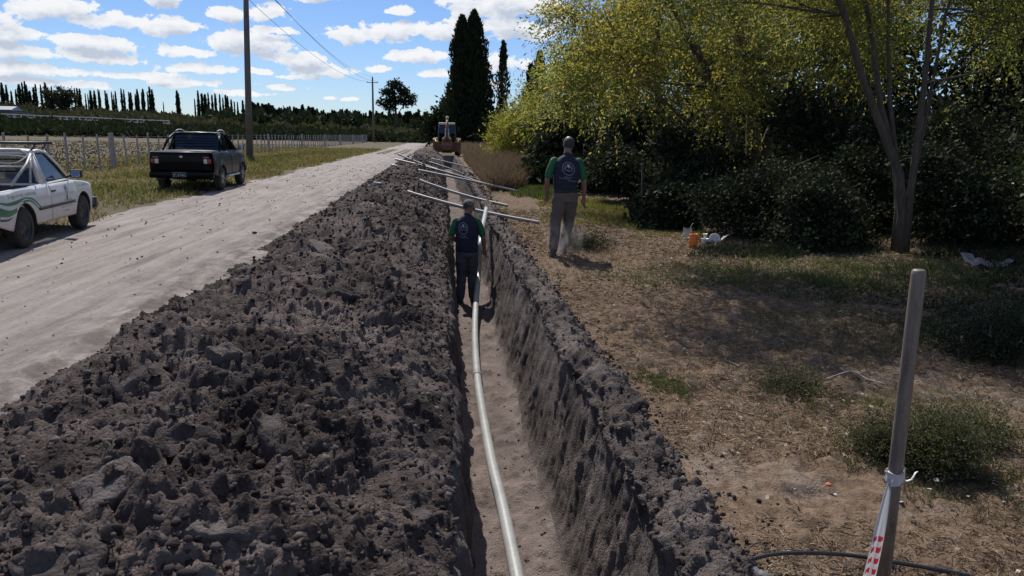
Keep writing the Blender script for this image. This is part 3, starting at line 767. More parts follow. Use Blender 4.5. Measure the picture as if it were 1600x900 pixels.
# background screen of dense dark trees on the right
bgt = [((13.5, 15, 0), 'dense dark evergreen tree at the right edge of the picture behind the nearest willow', 'gloss', 2.3, 8.5, 121),
       ((17, 20, 0), 'dark broadleaved tree standing deep in the grove behind the glossy leaved one', 'darkleaf', 2.7, 9.5, 122),
       ((13.6, 24.5, 0), 'dark tree deep in the grove between the two willows', 'darkleaf', 2.7, 10, 123),
       ((22, 26, 0), 'far dark tree closing the grove on the right', 'darkleaf', 3.2, 11, 124),
       ((13.5, 33, 0), 'dark leafy tree behind the broad yellowing willow', 'darkleaf', 3.0, 10, 125),
       ((11.5, 45, 0), 'dark tree at the back of the grove left of centre', 'darkleaf', 3.0, 10, 126),
       ((19, 38, 0), 'dark tree at the very back of the grove', 'darkleaf', 3.6, 12, 127)]
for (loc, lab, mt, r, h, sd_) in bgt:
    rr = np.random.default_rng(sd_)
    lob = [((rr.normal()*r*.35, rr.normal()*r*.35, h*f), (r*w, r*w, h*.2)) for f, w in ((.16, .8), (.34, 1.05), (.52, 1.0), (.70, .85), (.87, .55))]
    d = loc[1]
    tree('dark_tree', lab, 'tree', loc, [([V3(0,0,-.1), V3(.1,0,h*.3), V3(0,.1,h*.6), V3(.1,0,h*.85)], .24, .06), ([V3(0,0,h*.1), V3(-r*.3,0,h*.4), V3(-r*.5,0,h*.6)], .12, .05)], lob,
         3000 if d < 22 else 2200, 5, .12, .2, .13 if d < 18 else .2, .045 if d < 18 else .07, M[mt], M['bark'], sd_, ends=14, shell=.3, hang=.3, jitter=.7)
# dark shrubs under the trees
shr = [((5.6, 13.2), 1.1, 1.2, 'dark leafy shrub left of the near willow stems in shade'), ((7.0, 12.9), 1.2, 1.5, 'dark shrub with yellow tinted twigs right behind the near willow stems'),
       ((5.3, 20.6), 1.2, 1.5, 'dark shrub behind the thin upright pole in the clearing'), ((6.1, 17.0), 1.4, 1.9, 'dark bushy shrub at the foot of the yellowing willow'),
       ((8.6, 12.4), 1.5, 2.2, 'tall dark shrub right of the near willow stems'), ((10.2, 11.0), 1.6, 2.4, 'big glossy shrub near the right edge in the shade'),
       ((5.9, 11.4), .85, 1.0, 'knee high dark shrub just left of the base of the near willow'), ((7.9, 11.1), .9, 1.5, 'waist high dark shrub just right of the base of the near willow'), ((9.7, 9.9), 1.2, 1.9, 'dark shrub between the willow base shrub and the glossy one at the edge'),
       ((9.0, 9.2), .9, 1.0, 'low dark shrub between willow base and right edge'), ((4.3, 27.0), 1.1, 1.8, 'dark green shrub behind the head of the standing man'),
       ((9.2, 7.6), 1.0, 1.3, 'leafy weed clump at the right edge of the picture beside the litter'), ((5.8, 24.5), 1.5, 2.3, 'dark shrub right of the standing man far back'),
       ((4.5, 11.9+3), .6, .7, 'low shrub on the lit patch beside the thin pole'), ((8.2, 15.5), 1.8, 2.6, 'tall dark shrub in deep shade behind the near willow'),
       ((5.6, 33), 1.8, 2.6, 'dark bush behind the dry weeds'), ((11.8, 8.8), 1.2, 2.8, 'tall glossy leaved shrub with pale spotted leaves at the right edge')]
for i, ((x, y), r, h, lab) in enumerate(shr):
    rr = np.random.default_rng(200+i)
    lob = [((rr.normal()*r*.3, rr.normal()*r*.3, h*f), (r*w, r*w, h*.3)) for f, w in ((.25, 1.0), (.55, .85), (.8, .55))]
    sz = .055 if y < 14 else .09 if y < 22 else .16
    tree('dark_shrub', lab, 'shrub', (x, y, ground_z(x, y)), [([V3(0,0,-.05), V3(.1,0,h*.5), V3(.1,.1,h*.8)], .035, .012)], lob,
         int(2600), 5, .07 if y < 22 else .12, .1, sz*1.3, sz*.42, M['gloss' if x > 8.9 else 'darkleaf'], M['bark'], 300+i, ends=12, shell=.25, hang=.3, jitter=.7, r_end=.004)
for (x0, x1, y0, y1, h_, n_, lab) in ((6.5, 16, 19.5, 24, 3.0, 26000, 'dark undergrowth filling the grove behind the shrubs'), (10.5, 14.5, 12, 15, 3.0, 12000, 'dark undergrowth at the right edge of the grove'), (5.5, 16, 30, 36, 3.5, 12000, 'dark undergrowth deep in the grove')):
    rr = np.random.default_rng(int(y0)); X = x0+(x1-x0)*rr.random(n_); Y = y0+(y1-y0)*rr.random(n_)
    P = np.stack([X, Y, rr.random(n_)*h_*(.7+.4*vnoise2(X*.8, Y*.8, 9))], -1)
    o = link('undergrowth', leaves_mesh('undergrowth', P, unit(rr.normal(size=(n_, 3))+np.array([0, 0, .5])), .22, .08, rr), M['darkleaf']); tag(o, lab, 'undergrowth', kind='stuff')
# young thin tree (bare pole) in the clearing
M['darkwood'] = plain('dark wood', (.03, .024, .018), .9)
t = empty('thin_pole', (4.07, 14.75, float(ground_z(4.07, 14.75))), 0, 'thin dark upright stick standing alone in the grass clearing', 'pole')
MB().tube([(0, 0, -.05), (-.01, 0, .6), (-.05, 0, 1.3)], [.032, .028, .022], 7).build('shaft', M['darkwood'], t, smooth=True)
MB().tube([(0, 0, .03), (.1, -.12, .05), (.16, -.28, .02)], [.018, .015, .01], 6).build('side_branch', M['bark'], t, smooth=True)
print('trees', round(time.time()-T0, 1))

# --- poplars
def poplar_mesh(seed, n, h, w, leaf, lean=0.0, double=False):
    rr = np.random.default_rng(seed); z = rr.random(n)**.9
    prof = np.interp(z, [0, .06, .25, .55, .8, .93, 1], [.25, .75, 1, .95, .62, .3, .03])
    lump = 1+.35*vnoise(z*9, z*0+seed, 0, seed)
    a = rr.random(n)*6.283; r = w*prof*lump*rr.random(n)**.45
    x = r*np.cos(a)+lean*z**2; y = r*np.sin(a)
    rag = 1+.38*vnoise(np.cos(a)*1.6+seed, np.sin(a)*1.6, z*10, seed+2)+.28*vnoise(np.cos(a)*3+seed, np.sin(a)*3, z*26, seed+4); x = x*rag; y = y*rag
    P = np.stack([x, y, z*h], -1)
    D = unit(np.stack([np.cos(a)*.25, np.sin(a)*.25, np.ones(n)], -1)+rr.normal(size=(n, 3))*.25)
    me = leaves_mesh('crown', P, D, leaf*(.7+.7*rr.random(n)), leaf*.22, rr); me.materials.append(M['poplar']); return me
def trunk_mesh(h, r, name='trunk'):
    mb = MB().tube([(0, 0, -.5), (.0, 0, h*.4), (0, 0, h*.85)], [r, r*.7, r*.2], 6); me = bpy.data.meshes.new(name)
    me.from_pydata(mb.v, [], mb.f); me.update(); me.materials.append(M['bark']); return me
PV = [poplar_mesh(s, 1300, 1, w, .07) for s, w in ((1, .060), (2, .05), (3, .075), (4, .042), (6, .055), (7, .068), (8, .047), (9, .08))]
TM = trunk_mesh(1, .012)
def poplar(px, ytop, base, Y, wid, label, group, var=None, name='poplar_tree'):
    X = (px-690)/FPX*Y*1.0
    p = atd(px, ytop, Y); z0 = float(ground_z(p.x, Y)); h = p.z-z0
    if h < 1: h = 1
    root = empty(name, (p.x, Y, z0-.1), RNG.random()*6.28, label, 'tree', group)
    v = var if var is not None else int(RNG.integers(0, 8))
    c = link('crown', PV[v], None, root); c.scale = (h*wid, h*wid, h)
    t = link('trunk', TM, None, root); t.scale = (h, h, h)
    return root
LP = [(2,131,1.3),(9,134,1),(17,143,.9),(24,141,.8),(29,133,1.2),(34,131,.8),(38,129,.7),(41,134,.7),(46,143,1.3),(52,138,1),(55,133,.7),(63,134,.6),(70,131,1),(73,138,1.3),(80,137,.7),
      (116,139,.6),(120,139,.8),(124,140,.8),(133,147,.5),(137,148,.6),(141,143,1.2),(147,143,1.0),(153,141,.6),(155,143,.6),(164,143,.8),(167,147,.7),(174,145,.6),(177,149,.6),(180,144,.8),
      (189,140,.6),(193,142,.6),(201,145,.6),(204,146,.8),(211,148,.6),(214,141,.8),(221,146,.6),(223,141,1.0),(230,145,.6),(233,138,.8),(237,142,1.0),(255,160,.5),(276,143,.8),(278,147,1.0),
      (304,156,.7),(309,144,.8),(315,148,1.2),(320,149,1.3),(325,147,.7),(331,150,.7),(336,148,.8),(343,149,.6),(348,154,.7),(352,150,.9),(355,152,.8),(361,157,1),(366,160,.8),(371,161,.8),(379,158,.9),(384,160,.8)]
ORD = ['leftmost', 'second', 'third', 'fourth', 'fifth', 'sixth', 'seventh', 'eighth', 'ninth', 'tenth', 'eleventh', 'twelfth', 'thirteenth', 'fourteenth', 'fifteenth', 'sixteenth', 'seventeenth', 'eighteenth', 'nineteenth', 'twentieth', 'twenty first', 'twenty second', 'twenty third', 'twenty fourth', 'twenty fifth', 'twenty sixth', 'twenty seventh', 'twenty eighth']
clump, LB = [], []
for q in LP+[(9999, 0, 0)]:
    if clump and q[0]-clump[-1][0] > 5.5: LB.append(clump); clump = []
    clump.append(q)
RIDGE = []
for ci, cl in enumerate(LB):
    where = '%s clump' % (ORD[ci] if ci else 'leftmost') if ci < len(LB)-1 else 'long clump left of the pole'
    for k_, q in enumerate(cl):
        RIDGE.append(('lone slim poplar forming the %s of the far ridge row' % where) if len(cl) == 1 else '%s slim poplar%s in the %s, far ridge row' % (ORD[k_], '' if k_ == 0 else ' from left', where))
for i, (px, yt, w) in enumerate(LP):
    poplar(px, yt, 0, 300+12*math.sin(i*2.1)+(i % 3)*4, w*.85, RIDGE[i], 'poplars in the gappy ridge row')
# three broad crowned trees among them
for px, yt, lab in ((76, 139, 'broad loose crowned tree on the far ridge, leftmost of three'), (95, 137, 'broad loose crowned tree on the far ridge, middle of three'), (104, 138, 'broad loose crowned tree on the far ridge, rightmost of three')):
    p = atd(px, yt, 296); z0 = float(ground_z(p.x, 296)); h = p.z-z0
    lob = [((RNG.normal()*.8, RNG.normal()*.8, h*f), (h*w, h*w, h*.13)) for f, w in ((.3, .22), (.5, .26), (.7, .24), (.88, .15))]
    tree('ridge_tree', lab, 'tree', (p.x, 296, z0), [([V3(0,0,-.3), V3(0,0,h*.5), V3(.2,0,h*.85)], .25, .08)], lob, 260, 4, .4, .1, .8, .25, M['scrub'], M['bark'], 400+px, ends=8, shell=.3)
k = 0
x = 390.0
while x < 692:
    yt = np.interp(x, [390, 430, 470, 520, 560, 600, 640, 690], [160, 166, 170, 176, 176, 178, 176, 180])+RNG.normal()*3.2
    poplar(x, yt, 0, 262+RNG.random()*34, 1.35, 'dark poplar in the dense far windbreak closing the fields', 'poplars of the dense windbreak', int(RNG.integers(0, 8)))
    x += 3.3; k += 1
# scrub belts on the terraces
def belt(name, pts_fn, n, lo, hi, size, mat, label, seed):
    rr = np.random.default_rng(seed); t = rr.random(n); P = pts_fn(t, rr)
    P[:, 2] = ground_z(P[:, 0], P[:, 1])+rr.random(n)*(lo+(hi-lo)*(.5+.5*vnoise2(t*60, t*0+seed, seed)))
    D = unit(rr.normal(size=(n, 3))+np.array([0, 0, .6]))
    o = link(name, leaves_mesh(name, P, D, size*(.6+.8*rr.random(n)), size*.3, rr), M[mat]); return tag(o, label, 'scrub', kind='stuff')
def line_fn(az0, az1, Y0, Y1, dep):
    def f(t, rr):
        a = az0+(az1-az0)*t; Y = Y0+(Y1-Y0)*t+rr.random(len(t))*dep; return np.stack([a*Y, Y, Y*0], -1)
    return f
belt('hedge', line_fn(-.72, -.02, 146, 150, 42), 26000, .2, 1.5, 1.1, 'poplar', 'band of low dark scrub across the far edge of the pasture', 501)
belt('scrub', line_fn(-.72, -.02, 215, 222, 85), 26000, .3, 2.6, 1.8, 'scrub', 'rough green scrub covering the far terrace below the poplars', 502)
belt('scrub', line_fn(-.30, .02, 235, 240, 40), 9000, .3, 6.0, 2.4, 'poplar', 'dark undergrowth at the foot of the dense windbreak', 503)
belt('scrub', line_fn(-.10, .02, 170, 180, 40), 4200, .2, 2.2, 1.4, 'scrub', 'low scrub where the road vanishes', 504)
# tall double poplar by the road and its neighbours
def big_poplar(px, ytop, Y, w, lean, label, n=9000, seed=1, base_z=0, leaf=.55):
    p = atd(px, ytop, Y); root = empty('poplar_tree', (p.x-lean, Y, base_z), 0, label, 'tree')
    h = p.z; link('crown', poplar_mesh(seed, n, h, w, leaf, lean), None, root); t = link('trunk', trunk_mesh(h, .35), None, root); return root
big_poplar(741, 20, 112, 2.5, .3, 'tallest dark poplar by the road, right spire of the merged pair', 10000, 31)
big_poplar(722, 28, 111, 2.3, .0, 'slightly lower dark poplar by the road, left spire of the merged pair', 9000, 32)
big_poplar(752, 100, 109, 1.9, 0, 'short dark poplar pressed against the right side of the merged pair', 4000, 37)
big_poplar(787, 66, 150, 1.35, .2, 'slender poplar standing alone right of the big pair', 3200, 33)
big_poplar(843, 85, 105, 1.3, .1, 'dark poplar rising just above the willow tops', 3000, 34)
big_poplar(830, 104, 108, 1.2, .1, 'dark poplar left of the one rising above the willow tops', 2600, 35)
lob = [((0,0,3.5),(3.2,3,3.4)),((-2.2,0,2.6),(2,2,2.6)),((1,0,6),(2.4,2.4,2.4)),((2.6,0,2.6),(2.2,2,2.6))]
tree('dark_tree', 'rounded dark tree at the left foot of the tall poplar pair', 'tree', (1.2, 118, 0), [([V3(0,0,-.2), V3(0,0,3), V3(0,0,6)], .3, .1)], lob, 1400, 4, .35, .1, .7, .2, M['poplar'], M['bark'], 601, ends=6)
lob = [((0,0,2.5),(3.2,3,2.6)),((-2.2,0,2.0),(2,2,2.2)),((2.4,0,3),(2.4,2,2.4))]
tree('dark_tree', 'low dark tree behind the pale yellow bush', 'tree', (9.2, 100, 0), [([V3(0,0,-.2), V3(0,0,3), V3(0,0,4)], .3, .1)], lob, 900, 4, .35, .1, .7, .2, M['poplar'], M['bark'], 602, ends=6)
# umbrella shaped eucalypt beyond the far pole
p = atd(617, 128, 236); z0 = float(ground_z(p.x, 236)); h = p.z-z0
lob = [((0,0,h*.95),(2.4,2,1.1)),((-2.2,0,h*.80),(2.2,2,1.2)),((2.6,0,h*.82),(2.2,2,1.3)),((-3.4,0,h*.62),(2.2,2,1.0)),((3.4,0,h*.64),(2.6,2,1.1)),((0,0,h*.68),(2.4,2,1.4)),((-1.6,0,h*.52),(1.8,1.5,1.0)),((4.6,0,h*.74),(1.6,1.5,.9))]
tree('eucalyptus_tree', 'lone tall tree with layered open crown behind the far utility pole', 'tree', (p.x, 236, z0), [([V3(0,0,-.3), V3(.2,0,h*.4), V3(-.1,0,h*.7), V3(0,0,h*.92)], .5, .15), ([V3(0,0,h*.3), V3(1.6,0,h*.5), V3(3.2,0,h*.62)], .2, .08), ([V3(0,0,h*.3), V3(-1.6,0,h*.45), V3(-3.0,0,h*.58)], .2, .08)], lob, 900, 4, .35, .1, .75, .22, M['poplar'], M['bark'], 603, ends=10, r_end=.06)
print('poplars', round(time.time()-T0, 1))

# ------------------------------------------------------------------ grass, weeds, litter
def blades(name, X, Y, h, w, lean, mat, label, seed, flat=False, kind='stuff', cat='grass', zoff=0):
    rr = np.random.default_rng(seed); n = len(X); Z = ground_z(X, Y)+zoff
    P = np.stack([X, Y, Z-.005], -1); h = h*(.5+.8*rr.random(n))
    if flat: D = unit(np.concatenate([rr.normal(size=(n, 2)), np.abs(rr.normal(size=(n, 1)))*.28], 1)); P[:, 2] += .01+.02*rr.random(n)
    else: D = unit(np.concatenate([rr.normal(size=(n, 2))*lean, np.ones((n, 1))], 1))
    side = unit(np.cross(D, rr.normal(size=(n, 3)))); w = w*(.6+.8*rr.random(n))
    bend = np.concatenate([rr.normal(size=(n, 2)), -np.abs(rr.normal(size=(n, 1)))*.6], 1)*(h*.22)[:, None]
    m1 = P+D*(h*.55)[:, None]; t1 = P+D*h[:, None]+bend
    V = np.stack([P-side*(w/2)[:, None], P+side*(w/2)[:, None], m1+side*(w*.4)[:, None], m1-side*(w*.4)[:, None], t1], 1).reshape(-1, 3)
    b = np.arange(n)*5
    F = np.concatenate([np.stack([b, b+1, b+2], -1), np.stack([b, b+2, b+3], -1), np.stack([b+3, b+2, b+4], -1)])
    r = rr.random(n); me = mesh_np(name, V, F, False, rnd=np.concatenate([r, r, r]))
    o = link(name, me, M[mat]); return tag(o, label, cat, kind=kind)
rr = np.random.default_rng(900)
# straw litter on the right, density following patches
n = 125000; Y = 1.9+16*rr.random(n)**1.9; X = 1.32+(3.0+Y*.62)*rr.random(n)
keep = (fbm(X*.9, Y*.9, 3, 90)+rr.random(n)*1.1 > .15); X, Y = X[keep], Y[keep]
blades('straw_litter', X, Y, .035+.0045*Y, .0028+.0006*Y, 0, 'straw', 'dry straw and twig litter lying on the bare ground right of the trench', 901, flat=True, cat='straw', zoff=.012)
n = 16000; Y = 2.0+14*rr.random(n)**1.6; X = 1.4+(3.0+Y*.62)*rr.random(n); keep = fbm(X*1.3, Y*1.3, 3, 92) > .25; X, Y = X[keep], Y[keep]
n5 = 22000; Y5 = 2.2+15*rr.random(n5)**1.3; X5 = 1.5+(2.8+Y5*.60)*rr.random(n5); kp = fbm(X5*.7, Y5*.7, 4, 97)+(X5-1.5)*.10+rr.random(n5)*.5 > .55; X5, Y5 = X5[kp], Y5[kp]
blades('short_grass', X5, Y5, .035+.003*Y5, .0028+.0005*Y5, .7, 'olive', 'thin olive grass coming up between the litter right of the trench', 903)
blades('dry_tufts', X, Y, .05+.003*Y, .003+.0005*Y, .7, 'straw', 'short dry tufts standing in the litter right of the trench', 902, cat='grass')
def tuft(cx, cy, rx, ry, n, h, mat, label, seed, w=.004, lean=.5):
    r2 = np.random.default_rng(seed); a = r2.random(n)*6.283; q = r2.random(n)**.6*(1+.3*np.sin(a*3+seed)+.2*np.sin(a*7))
    return blades('grass_patch', cx+rx*q*np.cos(a), cy+ry*q*np.sin(a), h, w, lean, mat, label, seed)
tuft(1.62, 5.0, .19, .34, 1500, .075, 'green', 'small isolated patch of green grass beside the trench bank', 911, .0035)
tuft(3.2, 24.5, 1.3, 3.2, 4200, .22, 'green', 'bright green grass at the foot of the dry weeds', 912, .02)
tuft(4.0, 18.5, 1.7, 3.8, 8200, .14, 'clear', 'green grass in the clearing behind the standing man', 913, .014)
tuft(4.7, 13.8, 1.2, 1.3, 2600, .09, 'clear', 'thin green grass around the orange jug', 914, .010)
tuft(4.6, 6.6, 1.5, 1.4, 5200, .09, 'green', 'shaded green grass right of the bare ground', 915, .006)
tuft(3.9, 9.0, 1.8, 1.1, 3600, .10, 'green', 'shaded low weeds in front of the near willow', 916, .008)
tuft(5.6, 9.2, 1.6, 1.6, 3000, .16, 'green', 'weeds in deep shade at the foot of the near willow', 917, .010)
tuft(6.3, 7.4, 2.2, 1.6, 9000, .09, 'darkleaf', 'low dark weeds in the shade between the round bush and the near willow', 918, .010)
tuft(8.6, 9.4, 2.0, 1.8, 6000, .20, 'darkleaf', 'dark weeds in deep shade right of the near willow stems', 919, .014)
tuft(5.2, 11.2, 1.3, .9, 4500, .16, 'darkleaf', 'dark weeds in deep shade left of the near willow stems', 920, .012)
# tall brown weeds
n = 15000; Y = 24+30*rr.random(n); X = 1.55+(.12*(Y-20)+.9)*rr.random(n)*(.8+.2*np.sin(Y))
blades('dry_weeds', X, Y, .75+.35*fbm(X*.8, Y*.4, 2, 93), .022, .28, 'weed', 'tall brown dry weeds beyond the pipes right of the trench', 921, cat='weeds')
n = 5000; Y = 55+50*rr.random(n); X = 2.0+5*rr.random(n)
blades('dry_weeds', X, Y, 1.0, .06, .3, 'weed', 'brown weeds in front of the poplar pair', 922, cat='weeds')
# verge and pasture on the left
n = 52000; Y = 9+75*rr.random(n)**1.7; X = -6.75-rr.random(n)**1.25*(8.0+.10*Y)
X = X-.5*np.clip(fbm(Y*.6, Y*0+1, 3, 95), -.2, 1)
keep = fbm(X*.6, Y*.4, 3, 94)+rr.random(n)*1.0 > .05; X, Y = X[keep], Y[keep]
blades('verge_grass', X, Y, .10+.0022*Y, .007+.0008*Y, .6, 'grass', 'mixed green and dry grass on the verge left of the road', 931)
n = 15000; Y = 9+60*rr.random(n)**1.5; X = -6.95-rr.random(n)*5; keep = fbm(X*.5, Y*.35, 3, 96) > .15; X, Y = X[keep], Y[keep]
blades('verge_grass', X, Y, .17+.001*Y, .012+.0008*Y, .5, 'olive', 'greener taller clumps in the verge by the parked vehicles', 932)
n = 13000; Y = 30+80*rr.random(n)**1.2; X = -14.5-rr.random(n)*(.62*Y-8).clip(2); 
blades('pasture_grass', X, Y, .14, .05+.0005*Y, .7, 'pasture', 'dry brown grass of the pasture beyond the post fence', 933)
# yellow wild flowers near the white pickup
n = 260; X = -7.2-1.0*rr.random(n); Y = 13.9+1.6*rr.random(n)
P = np.stack([X, Y, ground_z(X, Y)+.12+.12*rr.random(n)], -1)
M['flower'] = leafmat('yellow petals', [(.5, .32, .05), (.6, .42, .08)], .3)
o = link('wild_flowers', leaves_mesh('wild_flowers', P, unit(rr.normal(size=(n, 3))), .035, .014, rr), M['flower']); tag(o, 'tiny yellow wild flowers in front of the white pickup', 'flowers', kind='stuff')
# small bush on the right (tumbleweed) and a few weeds
def bush(px, py, r, h, label, n, mat='bushlet', seed=1, leaf=.028):
    p = at(px, py); return tree('low_bush', label, 'bush', (p.x, p.y, float(ground_z(p.x, p.y))), [([V3(0,0,-.02), V3(.02,0,h*.3), V3(.0,0,h*.7)], .012, .004)],
        [((0,0,h*.45),(r,r*.9,h*.5)),((r*.3,0,h*.6),(r*.6,r*.6,h*.45)),((-r*.5,.1,h*.3),(r*.6,r*.6,h*.35)),((r*.1,.1,h*.85),(r*.25,r*.25,h*.35))], n*2, 8, leaf*.7, -.6, leaf*.6, leaf*.13, M[mat], M['bark'], seed, ends=16, shell=.15, hang=.6, outward=.8, r_end=.002, jitter=.5)
bush(1458, 735, .23, .27, 'round grey green bush behind the leaning steel stake', 1500, seed=711)
pb0 = at(1462, 735)
tuft(pb0.x, pb0.y, .55, .50, 3200, .06, 'bushlet', 'low scruffy weeds around the round bush behind the stake', 717, .004)
tuft(pb0.x+.25, pb0.y+1.1, .9, .6, 2600, .06, 'olive', 'sparse low weeds beyond the round bush', 718, .004)
bush(1530, 700, .16, .17, 'small scruffy bush touching the right side of the round bush', 500, seed=719)
bush(1375, 715, .13, .18, 'small tuft of grey green weeds left of the steel stake', 420, seed=712)
bush(915, 392, .35, .20, 'low dark weed beside the feet of the standing man', 260, 'darkleaf', 713, .05)
bush(1240, 610, .22, .08, 'flat creeping weed on the edge of the tree shade', 260, 'bushlet', 714, .03)
bush(1560, 560, .5, .35, 'shaded weed bush at the right edge beyond the stake', 700, 'darkleaf', 715, .045)
# fallen pale leaves / chips
n = 900; Y = 2.1+10*rr.random(n)**1.4; X = 1.4+(2.0+.45*Y)*rr.random(n)
P = np.stack([X, Y, ground_z(X, Y)+.03], -1)
M['paleleaf'] = leafmat('pale fallen leaves', [(.10, .055, .03), (.22, .15, .09), (.40, .33, .25), (.60, .56, .50)], .1, .8, 30)
D = unit(np.concatenate([rr.normal(size=(n, 2)), rr.normal(size=(n, 1))*.25], 1))
me = leaves_mesh('fallen_leaves', P, D, .018+.022*rr.random(n), .009+.006*rr.random(n), rr)
o = link('fallen_leaves', me, M['paleleaf']); tag(o, 'pale curled fallen leaves dotted over the dry ground', 'leaves', kind='stuff')
M['stone'] = plain('pale stone', (.45, .42, .39), .85, var=.2)
M['brick'] = plain('red brick chip', (.42, .12, .06), .85, var=.2)
def stone(px, py, r, mat, label, name='stone', i=0, dz=.0):
    p = at(px, py); me = meshes[i % 8].copy(); me.materials.clear(); me.materials.append(M[mat])
    o = link(name, me, None, None, (p.x, p.y, float(ground_z(p.x, p.y))+r*.45+.012)); o.scale = (r*1.3, r, r*.7); o.rotation_euler = (.2, .1, i); return tag(o, label, 'stone')
stone(1293, 765, .018, 'brick', 'small orange red brick chip on the dry ground left of the stake', 'brick_chip', 1)
stone(1452, 772, .011, 'stone', 'small white stone just right of the stake at the tape knot', 'stone', 2)
stone(1407, 792, .010, 'stone', 'white stone touching the stake below the knot', 'stone', 3)
stone(1203, 478, .018, 'stone', 'white stone on the shaded ground far right of the trench', 'stone', 4)
stone(1070, 547, .016, 'stone', 'white stone on the dry ground beyond the green patch', 'stone', 5)
stone(1305, 780, .010, 'stone', 'pale stone just below the red brick chip', 'stone', 6)
stone(1187, 690, .014, 'stone', 'flat pale stone on the sandy patch', 'stone', 7)
stone(1240, 770, .011, 'stone', 'pale stone left of the red brick chip', 'stone', 8)
p = at(398, 366); o = link('stone', meshes[2].copy(), None, None, (p.x, p.y, .03)); o.scale = (.05, .04, .03); tag(o, 'dark pebble lying alone on the dirt road', 'stone')
print('grass', round(time.time()-T0, 1))

# ------------------------------------------------------------------ pipes
def pipe_mat(name, c1, c2, dust):
    m, N, b = mat_base(name); g = N.new('ShaderNodeTexCoord').outputs['Object']
    n = N.noise(g, 3, 5, .65); n2 = N.noise(g, 40, 3, .6)
    c = N.mix(N.maprange(n, .35, .65), c1, c2); c = N.mix(N.maprange(n2, .5, .75, 0, .6), c, dust)
    N.put(b.inputs['Base Color'], c); b.inputs['Roughness'].default_value = .42; return m
M['pvc'] = pipe_mat('grey pvc', (.28, .29, .28), (.38, .39, .38), (.24, .21, .18))
M['pvc2'] = pipe_mat('grey pvc dusty', (.22, .215, .20), (.31, .30, .28), (.19, .165, .145))
M['dark'] = plain('dark hollow', (.015, .015, .015), .9)
def smooth_path(pts, n):
    pts = [Vector(p) for p in pts]; out = []
    P = [pts[0]*2-pts[1]]+pts+[pts[-1]*2-pts[-2]]
    for i in range(1, len(P)-2):
        for j in range(n):
            t = j/n; a, b, c, d = P[i-1], P[i], P[i+1], P[i+2]
            out.append(.5*((2*b)+(-a+c)*t+(2*a-5*b+4*c-d)*t*t+(-a+3*b-3*c+d)*t**3))
    out.append(pts[-1]); return out
fl = lambda x, y: max(top_z(x, y), -.985)
R_ = .044
lp = [at(812, 930, -.90)]
lp = []
for (px, py, z) in ((826, 960, -.91), (808, 900, -.91), (785, 790, -.91), (768, 720, -.91), (755, 650, -.91), (745.5, 585, -.90), (742, 520, -.88), (744, 470, -.74), (748, 425, -.48)):
    lp.append(at(px, py, z))
lp[0] = lp[1]+(lp[1]-lp[2]).normalized()*1.2
lp += [Vector((.63, 12.1, -.02)), Vector((.70, 12.9, .12)), Vector((.82, 14.1, .24)), Vector((.90, 15.0, .30))]
pr = empty('long_pipe', (0, 0, 0), 0, 'long grey plastic pipe lying in the trench and curving up beside the man', 'pipe')
path = smooth_path(lp, 8)
mb = MB().tube(path, R_, 16, False); 
# hollow end
e, d = path[-1], (path[-1]-path[-2]).normalized()
mb.tube([e, e-d*.15], [R_-.006, R_-.006], 16, True); mb.build('tube', M['pvc'], pr, smooth=True)
c = lp[5]; d = (path[42]-path[40]).normalized()
MB().tube([c-d*.07, c+d*.07], R_+.006, 16, False).build('coupling', M['pvc2'], pr, smooth=True)
pl = [((637,300),(842,351),'nearest thin pipe, laid across the trench right behind the man in the trench'), ((656,282),(793,324),'second thin pipe across the trench, passing behind the cap of the man in the trench'),
      ((612,258),(813,302),'longest looking thin pipe across the trench, its right end furthest right of the far bundle'), ((618,249),(757,289),'thin pipe across the trench, just above the longest looking one'),
      ((622,241),(735,281),'thin pipe across the trench near the backhoe with left end over the heap'), ((640,246),(725,272),'short looking thin pipe tucked in the middle of the far bundle'), ((643,243),(737,265),'farthest thin pipe across the trench, closest to the backhoe')]
for i, (a, b, lab) in enumerate(pl):
    B = hit(*b); 
    if B.x < 1.35: B = at(b[0], b[1], .05)
    B.z = float(ground_z(B.x, B.y))+.04
    # left end rests on the heap: walk the ray until 4-6 m from B
    d = ray(*a); best = None
    for tt in np.arange(5, 75, .1):
        q = Vector((d[0]*tt, d[1]*tt, CAM_H+d[2]*tt))
        if q.z < .95 and q.z > .25 and -2.7 < q.x < -.2:
            sc_ = .5*abs(q.z-max(top_z(q.x, q.y), .45)-.08)+.05*abs(q.y-B.y-1.2)
            if best is None or sc_ < best[0]: best = (sc_, q)
    A = best[1] if best else hit(*a)
    lift = 0
    def P_(t, lift): 
        q = A.lerp(B, t); q.z += lift*4*t*(1-t)-.05*math.sin(math.pi*t); return q
    for _ in range(8):
        if all(P_(t, lift).z > top_z(P_(t, lift).x, P_(t, lift).y)-.02 for t in np.linspace(.05, .97, 25)): break
        lift += .015
    root = empty('thin_pipe', (0, 0, 0), 0, lab, 'pipe', 'thin pipes laid across the trench'); print('pipe', i, [round(c, 2) for c in A], [round(c, 2) for c in B], round(lift, 2))
    pts = [P_(t, lift) for t in np.linspace(0, 1, 15)]
    r = .036
    MB().tube(pts, r, 10, False).tube([pts[-1], pts[-1].lerp(pts[-2], .3)], r*.85, 10, True).tube([pts[0], pts[0].lerp(pts[1], .3)], r*.85, 10, True).build('tube', M['pvc2'], root, smooth=True)
    sk = (pts[1]-pts[0]).normalized(); MB().tube([pts[0], pts[0]+sk*.12], r+.004, 10, False).build('socket', M['pvc2'], root, smooth=True)
